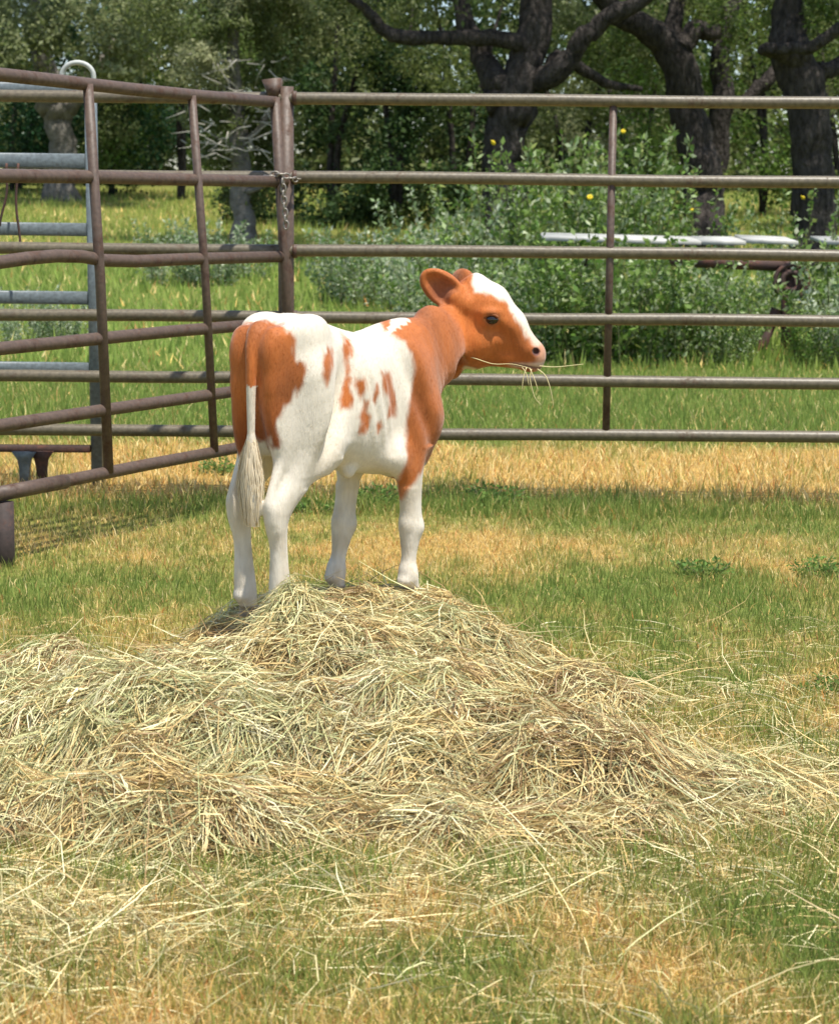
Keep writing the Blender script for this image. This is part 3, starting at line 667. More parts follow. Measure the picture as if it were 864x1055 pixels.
# dark understorey trees behind the forked oak
def understory(name, label, px, py0, Yd, w, top, n, cols, seed, size=.09, stems=2, skirt=True):
    """multi-stemmed bushy small tree: px centre, py0 ground row only for x, w half width m, top height m"""
    g = np.random.default_rng(seed); b = atY(px, 230, Yd); b[2] = float(gz(b[0], Yd)); t = thing(name, label, 'tree', b, 0, TG)
    cs, rs = [], []
    for k in range(8 if skirt else 0): cs.append((g.uniform(-w, w)*1.15, g.uniform(-w, w)*.7, g.uniform(.1, .75))); rs.append(g.uniform(.4, .6))
    for k in range(12):
        hh = g.uniform(.12, 1)*top; cs.append((g.uniform(-w, w)*(1-.35*hh/top), g.uniform(-w, w)*.7, hh)); rs.append(g.uniform(.32, .6)*w*.9)
    V, F, C = leaves(cs, rs, n, size, cols, seed, flat=1.0)
    V[:, 2] = np.maximum(V[:, 2], .02)
    link('crown', raw_mesh('crown', V, F, C), M_LEAF, t)
    for k in range(stems):
        a = g.uniform(-.4, .4, 2)*w; s = wiggle([(a[0]*.3, a[1]*.3, -.15, .07), (a[0]*.5, a[1]*.5, top*.3, .055), (a[0]*1.2, a[1], top*.6, .04), (a[0]*2, a[1]*1.5, top*.9, .015)], 1.2, 4, seed+k)
        V, F = tube(s[:, :3], s[:, 3], 8); link('trunk', raw_mesh('trunk', V, tris(F), None, True), M_BARK, t)
    return t
for a in ((335, 34.0, 1.35, 4.6, 15000, DARK, 'dense dark evergreen thicket tree right of the gate post'),
          (410, 33.0, 1.25, 4.2, 15000, DARK+OAK[:1], 'dark shaded evergreen bush left of the forked trunk'),
          (470, 35.5, 1.4, 4.8, 14000, DARK, 'deep green shaded bush close behind the forked trunk'),
          (105, 42.5, 2.2, 3.9, 17000, [(.022, .075, .026), (.03, .09, .03), (.018, .055, .02)], 'rich green leafy bush under the far left oak'),
          (10, 43.0, 2.0, 3.8, 13000, DARK+BRIGHT[:1], 'dark green bush left of the pale trunk'),
          (185, 41.0, 1.5, 4.8, 14000, BRIGHT+OLIVE, 'sunny yellow green small tree behind the juniper'),
          (590, 36.0, 1.5, 4.2, 14000, OAK+OLIVE, 'olive green bushy tree right of the forked trunk'),
          (655, 33.5, 1.2, 3.7, 14000, BRIGHT+OAK, 'mid green leafy tree left of the crooked oak'),
          (790, 37.0, 1.5, 4.4, 13000, BRIGHT, 'bright green small tree between the right hand oaks'),
          (870, 33.0, 1.3, 4.2, 13000, BRIGHT+OAK, 'fresh green bushy tree at the far right edge')):
    understory('small_tree', a[6], a[0], 0, a[1], a[2], a[3], int(a[4]*1.25), a[5], int(a[0])+3, skirt=200 < a[0] < 700 or a[0] > 860)
# the wood beyond
gw = np.random.default_rng(77); cs = []; rs = []
for k in range(230):
    cs.append((gw.uniform(-21, 21), gw.uniform(46.5, 53), 1.4+11*gw.random()**1.25)); rs.append(gw.uniform(1.0, 1.9))
V, F, C = leaves(cs, rs, 115000, .22, OAK+OLIVE+DARK[1:], 78, flat=.9, gap0=.24)
cs = [(gw.uniform(-26, 26), gw.uniform(58, 62), 1.5+15*gw.random()) for k in range(160)]; rs = [gw.uniform(1.8, 3.0) for k in range(160)]
V2, F2, C2 = leaves(cs, rs, 50000, .58, DARK, 79, flat=.9, gap0=.0)
V, F = merge([(V, F), (V2, F2)]); C = np.vstack([C, C2])
tag(link('woodland', raw_mesh('woodland', V, F, C), M_LEAF), 'dark green wood closing off the far side of the meadow', 'woodland', kind='stuff')

# ================================================================== shrubs and weeds
SILVER = [(.34, .41, .24), (.23, .32, .14), (.50, .54, .39), (.15, .24, .09)]
WEED = [(.145, .235, .048), (.20, .30, .072), (.11, .19, .040), (.34, .42, .20), (.17, .25, .060), (.45, .50, .31)]
def shrub_mesh(seed, n_st, height, spread, cols, leaf, per):
    g = np.random.default_rng(seed); st = []; LV = []; LC = []
    for k in range(n_st):
        a = g.uniform(0, 6.283); r0 = spread*.45*math.sqrt(g.random()); b = np.array((r0*math.cos(a), r0*math.sin(a), -.05))
        h = height*g.uniform(.45, 1.05); out = g.uniform(.1, .55)*spread; a2 = a+g.normal(0, .6)
        P = [b, b+np.array((math.cos(a2)*out*.35, math.sin(a2)*out*.35, h*.5)), b+np.array((math.cos(a2)*out, math.sin(a2)*out, h))]
        A = catmull(np.array(P), 4); st.append(tube(A, np.linspace(.007, .002, len(A)), 4))
        t = g.random(per)**.75; idx = t*(len(A)-1); i0 = np.minimum(idx.astype(int), len(A)-2); q = A[i0]+(A[i0+1]-A[i0])*(idx-i0)[:, None]
        off = g.normal(0, 1, (per, 3)); off /= np.linalg.norm(off, axis=1, keepdims=True); q = q+off*(.02+.085*g.random((per, 1)))*(1.25-t)[:, None]
        ax = off*.8+np.array((0, 0, .35))+g.normal(0, .35, (per, 3)); ax /= np.linalg.norm(ax, axis=1, keepdims=True)
        s = np.cross(ax, g.normal(0, 1, (per, 3))); s /= np.linalg.norm(s, axis=1, keepdims=True); sz = leaf*(.55+.9*g.random((per, 1)))
        LV.append(np.stack([q, q+ax*sz*.45+s*sz*.26, q+ax*sz, q+ax*sz*.45-s*sz*.26], 1).reshape(-1, 3))
        c = np.array(cols)[g.integers(0, len(cols), per)]*(.65+.7*g.random((per, 1))); LC.append(np.repeat(c, 4, 0))
    V = np.vstack(LV); i = np.arange(len(V)//4)*4; F = np.stack([np.stack([i, i+1, i+2], 1), np.stack([i, i+2, i+3], 1)], 1).reshape(-1, 3)
    V[:, 2] = np.maximum(V[:, 2], .0)
    sv, sf = merge(st)
    return raw_mesh('foliage', V, F, np.vstack(LC)), raw_mesh('stems', sv, tris(sf))
SHR = {}
for k, (kind, ns, h, sp, cols, lf, per) in enumerate([('silver', 34, 1.0, .75, SILVER, .058, 75), ('silver', 26, .9, .9, SILVER+WEED[:2], .055, 80), ('silver', 22, 1.05, .8, SILVER[:3], .06, 75), ('green', 32, 1.15, .95, WEED, .062, 85), ('green', 30, 1.2, .9, WEED[:3]+BRIGHT, .066, 80), ('green', 26, 1.05, 1.0, WEED+SILVER[:2], .06, 85), ('tall', 20, 1.9, .8, WEED+BRIGHT[:2], .07, 85), ('tall', 16, 1.8, .9, BRIGHT+WEED[3:], .075, 85)]):
    SHR.setdefault(kind, []).append(shrub_mesh(300+k, ns, h, sp, cols, lf, per))
n_sh = 0
def shrub(kind, px, Yd, sc, rz, label, flowers=0):
    global n_sh
    fo, st = SHR[kind][n_sh % len(SHR[kind])]; n_sh += 1
    q = atY(px, 300, Yd); q[2] = float(gz(q[0], Yd))
    t = thing('shrub', label, 'shrub', q, rz, 'weedy shrubs behind the fence'); t.scale = (sc, sc, sc*random.uniform(.9, 1.1))
    link('foliage', fo, M_LEAF, t); link('stems', st, M_STEM, t)
    for k in range(flowers):
        a = random.uniform(0, 6.28); r_ = random.uniform(.05, .4); V, F = torus((r_*math.cos(a), r_*math.sin(a), random.uniform(1.2, 1.75)), (1, 0, .1), (0, .6, .8), .02, .02, .015, 6, 4)
        link('flower', raw_mesh('flower', V, F, None, True), M_FLOWER, t)
    return t
SL = [('silver', 362, 21.5, .85, 'pale silvery shrub just left of the calf\'s ear, near the gate post'), ('silver', 400, 20.8, .95, 'pale silvery shrub directly behind the calf\'s ear'), ('silver', 438, 19.5, 1.05, 'silvery shrub above the calf\'s poll'),
      ('green', 476, 18.2, 1.0, 'green weedy shrub behind the calf\'s forehead'), ('silver', 510, 17.6, 1.0, 'grey green shrub behind the calf\'s eye'), ('green', 545, 17.0, .88, 'leafy shrub behind the calf\'s nose'),
      ('green', 585, 16.6, .92, 'leafy shrub just left of the fence spacer bar'), ('green', 625, 16.5, .99, 'dense green shrub behind the fence spacer bar'), ('green', 665, 16.8, 1.0, 'dense shrub just right of the fence spacer bar'),
      ('green', 705, 16.5, .80, 'dark leafy shrub under the white deck boards'), ('green', 735, 16.7, .60, 'green shrub left of the rusty trailer brace'), ('silver', 878, 16.5, .9, 'grey green shrub at the right edge beside the jack wheel'), ('green', 890, 17.2, 1.15, 'tall green shrub cut by the right edge'),
      ('tall', 500, 20.5, .95, 'tall flowering weed in front of the forked oak trunk'), ('tall', 560, 20.0, .95, 'tall green weed behind the left end of the deck'), ('tall', 612, 19.6, 1.0, 'tall green weed rising left of the spacer bar'), ('tall', 660, 20.2, 1.05, 'tall weed rising right of the spacer bar'), ('tall', 700, 21, .95, 'tall weed in front of the crooked oak'),
      ('tall', 535, 22.5, .9, 'tall weed at the foot of the forked oak'), ('tall', 820, 20.5, .8, 'tall weed at the foot of the right edge oak'), ('tall', 590, 23.5, 1.0, 'tall weed far behind the deck\'s left end'), ('tall', 650, 24.5, 1.0, 'far tall weed between the two oaks'), ('silver', 780, 19.5, .75, 'low shrub behind the white deck before the yellow meadow'),
      ('silver', 470, 22.5, 1.05, 'pale shrub at the shaded wood edge above the calf\'s head'), ('green', 752, 16.4, .42, 'low green shrub just left of the rusty brace'), ('green', 842, 16.3, .45, 'low green shrub just right of the jack post'),
      ('silver', 170, 23.5, .75, 'pale weed clump behind the gate, left of its middle upright'), ('silver', 215, 23.2, .85, 'pale weed clump behind the gate\'s middle upright'), ('silver', 252, 24.0, .75, 'pale weed clump left of the gate post'), ('silver', 20, 17.6, .5, 'low pale weeds at the left edge behind the grey panel'), ('silver', 62, 17.8, .48, 'low pale weeds beside the grey panel upright')]
for k, (kind, px, Yd, sc, lab) in enumerate(SL): shrub(kind, px, Yd, sc, k*2.1, lab, 1 if kind == 'tall' and k % 2 else 0)
# broadleaf weeds in the field
WM = [shrub_mesh(400+k, 16, .17, .22, [(.15, .25, .05), (.12, .22, .05), (.21, .30, .08)], .030, 34) for k in range(2)]
for k, (px, py, sc, lab) in enumerate([(505, 520, 1.1, 'broadleaf weed on the fence line right of the calf\'s chest'), (228, 488, 1.0, 'broadleaf weed beside the gate\'s bottom rail'), (730, 592, .9, 'low dark weed in the green turf at right'), (842, 592, .8, 'low weed patch by the right edge of the turf'), (842, 712, .55, 'small green weed near the right edge, level with the hay'), (382, 520, 1.0, 'weed seen between the calf\'s front legs'), (322, 530, .8, 'weed seen behind the calf\'s right hind leg'), (640, 705, .45, 'tiny weed beside the right arm of the hay')]):
    d = ray(px, py); q = CAM+d*(-CAM[2]/d[2]); t = thing('broadleaf_weed', lab, 'weed', (q[0], q[1], float(gz(q[0], q[1]))), k*1.3, 'broadleaf weeds in the pasture'); t.scale = (sc*.8, sc*.8, sc*.6)
    link('foliage', WM[k % 2][0], M_GRASS, t); link('stems', WM[k % 2][1], M_STEM, t)

# ================================================================== calf
# body as one continuous skin: smooth union of tapered limbs and muscles, meshed on a grid
CALF_TH=math.radians(50)
CALF_O=np.array([-0.43292,5.38,0.19])      # ground point under the tail head
FX=np.array([math.cos(CALF_TH),math.sin(CALF_TH),0]); FY=np.array([-math.sin(CALF_TH),math.cos(CALF_TH),0])
# head frame: u forward, v up, w towards viewer's side, expressed in body axes
HY=math.radians(-8)
HU=np.array([math.cos(HY),math.sin(HY),0])
def w2b(v): return np.array([v@FX,v@FY,v[2]])
HUb=w2b(HU); HWb=w2b(np.array([math.sin(HY),-math.cos(HY),0])); HVb=np.array([0,0,1.])
EARS=[]

class Grid:
    def __init__(s,lo,hi,h):
        s.lo=np.array(lo,float); s.h=h
        s.n=np.ceil((np.array(hi)-lo)/h).astype(int)+1
        s.f=np.full(s.n,1.0,np.float32)
    def box(s,lo,hi):
        a=np.clip(((lo-s.lo)/s.h).astype(int)-1,0,s.n-1); b=np.clip(((hi-s.lo)/s.h).astype(int)+2,1,s.n)
        ax=[(s.lo[i]+s.h*np.arange(a[i],b[i])).astype(np.float32) for i in range(3)]
        sl=tuple(slice(a[i],b[i]) for i in range(3))
        return sl,ax[0][:,None,None],ax[1][None,:,None],ax[2][None,None,:]
    def smin(s,sl,d,k):
        f=s.f[sl]
        h=np.clip(.5+.5*(f-d)/k,0,1)
        s.f[sl]=f*(1-h)+d*h-k*h*(1-h)
    def smax(s,sl,d,k):
        f=s.f[sl]
        h=np.clip(.5-.5*(f-d)/k,0,1)
        s.f[sl]=f*(1-h)+d*h+k*h*(1-h)

def seg_d(X,Y,Z,P,Q,lat,ra,rb,la,lb):
    """elliptical tapered segment: r* half size across 'up', l* half size across lateral"""
    A=Q-P; L=np.linalg.norm(A); A=A/L
    lat=lat-A*(lat@A); lat/=np.linalg.norm(lat); up=np.cross(A,lat)
    dx,dy,dz=X-P[0],Y-P[1],Z-P[2]
    t=dx*A[0]+dy*A[1]+dz*A[2]
    tt=np.clip(t/L,0,1)
    r=ra+(rb-ra)*tt; l=la+(lb-la)*tt
    u=(dx*up[0]+dy*up[1]+dz*up[2]); v=(dx*lat[0]+dy*lat[1]+dz*lat[2])
    ex=np.where(t<0,t,np.where(t>L,t-L,0))
    m=np.minimum(r,l)
    q=np.sqrt((u/r)**2+(v/l)**2+(ex/m)**2)
    return (q-1)*m
def add_seg(g,P,Q,ra,rb,la=None,lb=None,lat=(0,1,0),k=.02):
    P=np.array(P,float);Q=np.array(Q,float);la=ra if la is None else la; lb=rb if lb is None else lb
    M=max(ra,rb,la,lb)+k+.02
    sl,X,Y,Z=g.box(np.minimum(P,Q)-M,np.maximum(P,Q)+M)
    g.smin(sl,seg_d(X,Y,Z,P,Q,np.array(lat,float),ra,rb,la,lb).astype(np.float32),k)
def ell_d(X,Y,Z,c,R,ax):
    d=[X-c[0],Y-c[1],Z-c[2]]
    q=0;
    for i in range(3):
        e=d[0]*R[i][0]+d[1]*R[i][1]+d[2]*R[i][2]
        q=q+(e/ax[i])**2
    return (np.sqrt(q)-1)*min(ax)
def add_ell(g,c,ax,R=((1,0,0),(0,1,0),(0,0,1)),k=.02,sub=False):
    c=np.array(c,float); M=max(ax)+k+.02
    sl,X,Y,Z=g.box(c-M,c+M)
    d=ell_d(X,Y,Z,c,np.array(R,float),ax).astype(np.float32)
    if sub: g.smax(sl,-d,k)
    else: g.smin(sl,d,k)

def catmull(P,n=4):
    P=np.array(P,float); Q=np.vstack([2*P[0]-P[1],P,2*P[-1]-P[-2]]); out=[]
    for i in range(1,len(Q)-2):
        for t in np.arange(n)/n:
            a,b,c,d=Q[i-1],Q[i],Q[i+1],Q[i+2]
            out.append(.5*((2*b)+(c-a)*t+(2*a-5*b+4*c-d)*t*t+(3*b-a-3*c+d)*t**3))
    out.append(P[-1]); return np.array(out)
def add_chain(g,pts,rad,lat=(0,1,0),k=.02,n=4):
    """smooth tapered limb through pts; rad = (fore-aft, lateral) half sizes"""
    A=catmull(np.hstack([np.array(pts,float),np.array(rad,float)]),n)
    M=A[:,3:].max()+k+.02
    sl,X,Y,Z=g.box(A[:,:3].min(0)-M,A[:,:3].max(0)+M)
    D=None
    for a,b in zip(A[:-1],A[1:]):
        d=seg_d(X,Y,Z,a[:3],b[:3],np.array(lat,float),a[3],b[3],a[4],b[4])
        D=d if D is None else np.minimum(D,d)
    g.smin(sl,D.astype(np.float32),k)
def add_trunk(g,st,k=.02):
    st=np.array(st,float); A=catmull(st,6)
    sl,X,Y,Z=g.box(np.array([st[0,0]-.1,-.2,.25]),np.array([st[-1,0]+.1,.2,.95]))
    x=X.ravel()
    xc=np.clip(x,st[0,0],st[-1,0])
    top=np.interp(xc,A[:,0],A[:,1]);bot=np.interp(xc,A[:,0],A[:,2]);w=np.interp(xc,A[:,0],A[:,3])
    a=((top-bot)/2)[:,None,None]; zc=((top+bot)/2)[:,None,None]; w=w[:,None,None]
    ex=(x-xc)[:,None,None]; cap=np.where(ex<0,st[0,4],st[-1,4])
    zz=(Z-zc)/a
    # egg section: fuller below the middle
    ww=w*(1-.10*np.clip(zz,0,1)**2)
    q=(np.abs(Y/ww)**2.25+np.abs(zz)**2.25+np.abs(ex/cap)**2.25)**(1/2.25)
    g.smin(sl,((q-1)*np.minimum(a,w)).astype(np.float32),k)
def surface_nets(g):
    f=g.f; S=f<0; n=f.shape
    c=np.zeros((n[0]-1,n[1]-1,n[2]-1),np.int8)
    for i in (0,1):
        for j in (0,1):
            for k in (0,1):
                c+=S[i:n[0]-1+i,j:n[1]-1+j,k:n[2]-1+k]
    act=(c>0)&(c<8)
    idx=-np.ones(act.shape,np.int64); I=np.argwhere(act); idx[act]=np.arange(len(I))
    acc=np.zeros((len(I),3)); cnt=np.zeros(len(I))
    cor=[np.array(q) for q in np.ndindex(2,2,2)]
    for a in cor:
        for ax in range(3):
            if a[ax]: continue
            b=a.copy(); b[ax]=1
            fa=f[tuple((I+a).T)]; fb=f[tuple((I+b).T)]
            m=(fa<0)!=(fb<0)
            t=np.where(m,fa/np.where(fa==fb,1,fa-fb),0)
            p=a[None,:]+np.zeros((len(I),3)); p[:,ax]=t
            acc[m]+=p[m]; cnt[m]+=1
    V=(I+acc/cnt[:,None])*g.h+g.lo
    Fs=[]
    for ax in range(3):
        o=[1,1,1]; 
        sl0=[slice(1,-1)]*3; sl0[ax]=slice(0,-1); sl1=[slice(1,-1)]*3; sl1[ax]=slice(1,None)
        s0=S[tuple(sl0)]; s1=S[tuple(sl1)]
        E=np.argwhere(s0!=s1); fl=s0[tuple(E.T)]
        off=[1,1,1]; off[ax]=0; E=E+np.array(off)
        b,cx=[(1,2),(2,0),(0,1)][ax]
        def cell(db,dc):
            q=E.copy(); q[:,b]+=db; q[:,cx]+=dc; return idx[tuple(q.T)]
        q=np.stack([cell(-1,-1),cell(0,-1),cell(0,0),cell(-1,0)],1)
        q[~fl]=q[~fl][:,::-1]
        Fs.append(q)
    return V,np.concatenate(Fs)

def smooth(V,Fq,it,lam=.5,mask=None):
    e=np.concatenate([Fq[:,[0,1]],Fq[:,[1,2]],Fq[:,[2,3]],Fq[:,[3,0]]])
    for _ in range(it):
        s=np.zeros_like(V); n=np.zeros(len(V))
        for c in range(3):
            s[:,c]=np.bincount(e[:,0],V[e[:,1],c],len(V))+np.bincount(e[:,1],V[e[:,0],c],len(V))
        n=np.bincount(e[:,0],minlength=len(V))+np.bincount(e[:,1],minlength=len(V))
        V=V+lam*(s/n[:,None]-V)
    return V
def vnormals(V,Fq):
    n=np.cross(V[Fq[:,2]]-V[Fq[:,0]],V[Fq[:,3]]-V[Fq[:,1]])
    N=np.zeros_like(V)
    for k in range(4):
        for c in range(3): N[:,c]+=np.bincount(Fq[:,k],n[:,c],len(V))
    return N/np.maximum(np.linalg.norm(N,axis=1,keepdims=True),1e-12)

def H(px,py,w):   # head-plane coordinates: metres right/up of the eye, w towards the calf's right
    u=(px-508)/333.; v=-(py-328)/333.
    return EYE0+HUb*u+HVb*v+HWb*w
EYE0=np.array([0.9912,-0.03,0.8192])

TAIL=[(.0,-.002,.838),(-.038,-.006,.825),(-.060,-.012,.785),(-.071,-.018,.72),(-.073,-.020,.62),(-.073,-.020,.52)]
SWITCH=[(-.073,-.020,.53),(-.076,-.018,.46),(-.077,-.020,.40),(-.072,-.026,.335),(-.070,-.030,.30)]
LEGS=dict(
 fr=[(.555,-.085,.56),(.515,-.092,.43),(.522,-.092,.30),(.525,-.09,.215),(.518,-.09,.13),(.516,-.09,.075),(.53,-.09,.035),(.538,-.09,.0)],
 fl=[(.52,.085,.56),(.465,.092,.43),(.44,.092,.30),(.424,.09,.215),(.405,.09,.13),(.392,.09,.08),(.396,.09,.035),(.402,.09,.0)],
 hr=[(.09,-.075,.70),(.14,-.095,.53),(.055,-.085,.42),(-.022,-.072,.325),(-.018,-.07,.22),(-.012,-.07,.085),(.003,-.07,.035),(.01,-.07,.0)],
 hl=[(.09,.075,.70),(.14,.095,.53),(.06,.092,.42),(-.012,.085,.325),(-.008,.082,.22),(.0,.08,.085),(.012,.08,.035),(.018,.08,.0)])
RAD=dict(f=[(.085,.05),(.055,.042),(.036,.030),(.036,.034),(.0225,.0225),(.031,.031),(.024,.025),(.034,.034)],
         h=[(.13,.08),(.090,.052),(.047,.032),(.042,.031),(.026,.0235),(.033,.031),(.025,.026),(.035,.034)])
def build_calf(h=.0044):
    g=Grid((-.14,-.30,-.02),(1.22,.20,1.0),h)
    # trunk stations: x, top z, bottom z, half width, cap
    add_trunk(g,[(-.005,.835,.60,.070,.05),(.05,.862,.53,.106,0),(.12,.866,.485,.120,0),(.20,.845,.44,.122,0),(.30,.815,.402,.130,0),(.40,.797,.385,.132,0),(.50,.797,.372,.118,0),(.58,.795,.375,.100,0),(.63,.765,.41,.080,.05)])
    for s in (-1,1):
        add_ell(g,(.085,s*.095,.82),(.05,.022,.03),k=.05)
        add_ell(g,(-.03,s*.055,.77),(.03,.03,.05),k=.04)     # pin bones
        add_ell(g,(.075,s*.088,.65),(.105,.050,.15),k=.06)      # thigh
        add_ell(g,(.008,s*.066,.60),(.058,.045,.16),k=.035)      # buttock muscle
        add_ell(g,(.55,s*.085,.60),(.075,.040,.14),R=((.96,0,.28),(0,1,0),(-.28,0,.96)),k=.045)  # shoulder
        add_ell(g,(.605,s*.075,.54),(.042,.04,.06),k=.05)      # point of shoulder
        add_ell(g,(.125,s*.10,.52),(.05,.03,.07),k=.06)      # stifle
    add_ell(g,(.035,0,.60),(.05,.06,.13),k=.03)
    add_ell(g,(.56,0,.785),(.09,.03,.03),k=.05)
    add_ell(g,(.29,-.05,.405),(.020,.016,.020),k=.025)
    add_ell(g,(.60,0,.42),(.07,.055,.06),k=.05)
    # neck
    add_chain(g,[(.54,0,.60),(.64,.004,.672),(.735,.014,.733),(.79,.022,.766)],[(.182,.096),(.146,.077),(.109,.055),(.090,.044)],k=.05)
    nl=HWb+np.array([0,-1.,0]); nl/=np.linalg.norm(nl)
    add_seg(g,(.765,.016,.746),H(478,328,-.022),.096,.076,.044,.036,lat=nl,k=.05)
    lat=HWb
    # head
    def hs(p,q,r0,r1,l0,l1,k=.015,w0=0,w1=0): add_seg(g,H(*p,w0),H(*q,w1),r0,r1,l0,l1,lat=lat,k=k)
    hs((481,311),(500,319),.064,.084,.055,.070,k=.05)
    hs((502,318),(522,338),.078,.066,.072,.055,k=.02)
    hs((522,338),(548,364),.062,.041,.052,.041,k=.02)
    hs((483,341),(500,352),.080,.076,.054,.056,k=.03)      # cheek
    hs((494,360),(546,373),.052,.024,.040,.028,k=.02)     # lower jaw
    add_ell(g,H(552,367,0),(.033,.032,.043),k=.02)        # muzzle
    add_ell(g,H(490,296,0),(.03,.022,.04),k=.05)          # poll
    for s in (-1,1):
        add_ell(g,H(508,328,s*.060),(.028,.018,.022),k=.025)   # brow
        add_ell(g,H(490,353,s*.054),(.046,.020,.042),R=(HUb,HWb,HVb),k=.02)
        add_ell(g,H(524,346,s*.072),(.04,.018,.016),R=((HUb*.8-HVb*.6),HWb,(HUb*.6+HVb*.8)),k=.03,sub=True)
    # throat/dewlap
    add_seg(g,H(482,366,0),H(464,384,-.016),.030,.028,.025,.028,k=.06)
    for s in (-1,1):
        pr=[H(466,342,s*.082),H(467,356,s*.080),H(472,372,s*.074),H(482,388,s*.062)]
        for a,b in zip(pr[:-1],pr[1:]): add_seg_sub(g,a,b,.012,.030,.03)           # groove behind the jaw
        add_seg_sub(g,H(516,340,s*.082),H(534,362,s*.068),.010,.016,.02)          # tear line below the eye
        add_ell(g,H(505,320,s*.066),(.026,.012,.009),R=(HUb,HWb,HVb),k=.014)      # upper lid and brow
        add_ell(g,H(551,360,s*.036),(.016,.010,.014),R=(HUb,HWb,HVb),k=.012)      # nostril wing
    add_ell(g,H(547,379,0),(.026,.026,.011),R=(HUb,HWb,HVb),k=.010)                # lower lip
    # legs
    for n,pts in LEGS.items():
        add_chain(g,pts,RAD[n[0]],k=.03)
        p=np.array(pts[3]); 
        if n[0]=='h': add_chain(g,[p+(.02,0,.16),p+(-.030,0,.05),p+(-.030,0,.01),p+(-.010,0,-.05)],[(.014,.016),(.011,.012),(.017,.018),(.015,.016)],k=.016)      # tendon, point of hock
        else: add_ell(g,p+(.010,0,0.004),(.031,.037,.034),k=.012); add_ell(g,p+(-.022,0,.012),(.014,.018,.02),k=.015)
        q=np.array(pts[5]); add_ell(g,q+(-.024,0,-.018),(.014,.02,.012),k=.015)  # dew claws
        hf=np.array(pts[7]); add_ell(g,hf+(.045,0,.0),(.03,.004,.04),k=.006,sub=True)
    # flatten soles
    sl=(slice(None),slice(None),slice(0,int((.0-g.lo[2])/h)+1)); g.f[sl]=np.maximum(g.f[sl],.01)
    # flank hollow in front of the thigh, hollow behind the elbow
    for s in (-1,1):
        add_ell(g,(.20,s*.19,.70),(.05,.062,.13),k=.08,sub=True)
        add_ell(g,(.45,s*.195,.60),(.04,.072,.15),k=.08,sub=True)
        add_ell(g,(.47,s*.175,.44),(.04,.06,.05),k=.04,sub=True)
        add_ell(g,(.70,s*.15,.70),(.05,.055,.10),k=.05,sub=True)
    for s in (-1,1):
        add_ell(g,(.505,s*.150,.66),(.018,.04,.13),R=((.94,0,.34),(0,1,0),(-.34,0,.94)),k=.04,sub=True)   # behind the shoulder blade
        add_ell(g,(.455,s*.088,.435),(.05,.032,.04),k=.045)                                              # skin fold at the elbow
        add_ell(g,(.165,s*.155,.60),(.022,.05,.15),R=((.9,0,-.43),(0,1,0),(.43,0,.9)),k=.04,sub=True)      # stifle fold
        add_ell(g,(-.035,s*.16,.66),(.05,.05,.14),k=.06,sub=True)
        for xr in (.28,.325,.37,.415): add_ell(g,(xr,s*.152,.60),(.010,.022,.10),R=((.96,0,.28),(0,1,0),(-.28,0,.96)),k=.025,sub=True)
    # tail and brush
    add_chain(g,TAIL,[(.018,.02),(.02,.022),(.018,.019),(.014,.015),(.012,.013),(.010,.011)],k=.012)
    add_chain(g,SWITCH,[(.010,.012),(.020,.026),(.026,.036),(.020,.028),(.008,.012)],k=.010)
    # ears: cup
    for s,tip,root in ((1,H(440,286,.075),H(474,309,.05)),(-1,H(463,288,-.115),H(484,300,-.05))):
        A=tip-root; L=np.linalg.norm(A); A/=L
        op=np.array(w2b(np.array([-.25,-.95,.1]))) if s>0 else np.array(w2b(np.array([-.2,.8,.3])))   # cup opening
        op-=A*(A@op); op/=np.linalg.norm(op); wd=np.cross(A,op)
        c=root+A*L*.5
        EARS.append((c,op))
        add_ell(g,c-A*L*.08,(L*.50,.048,.022),R=(A,wd,op),k=.008)
        add_ell(g,c+A*L*.22+wd*.006,(L*.42,.036,.016),R=(A,wd,op),k=.02)
        add_ell(g,c+op*.021-A*L*.06,(L*.44,.041,.025),R=(A,wd,op),k=.004,sub=True); add_ell(g,c+op*.017+A*L*.22+wd*.006,(L*.34,.029,.018),R=(A,wd,op),k=.006,sub=True)
        add_seg(g,root-A*.02,root+A*.02,.028,.024,k=.02)
    # eye sockets, nostrils, mouth line
    for s in (-1,1):
        add_ell(g,H(508.5,327.5,s*.083),(.021,.012,.014),R=(HUb,HWb,HVb),k=.008,sub=True)
        n1=.8*HUb-.6*HVb
        add_ell(g,H(554,361,s*.036),(.011,.014,.009),R=(n1/np.linalg.norm(n1),HWb,np.cross(n1,HWb)),k=.006,sub=True)
        d=(HUb*.95+HVb*(.05)); 
        add_seg_sub(g,H(524,373.5,s*.05),H(560,379,s*.034),.0035,.012,k=.006)
    V,Fq=surface_nets(g)
    V=smooth(V,Fq,4)
    return V,Fq
def add_seg_sub(g,P,Q,r,l,k):
    M=max(r,l)+k+.02
    sl,X,Y,Z=g.box(np.minimum(P,Q)-M,np.maximum(P,Q)+M)
    d=seg_d(X,Y,Z,P,Q,HWb,r,r,l,l).astype(np.float32)
    g.smax(sl,-d,k)

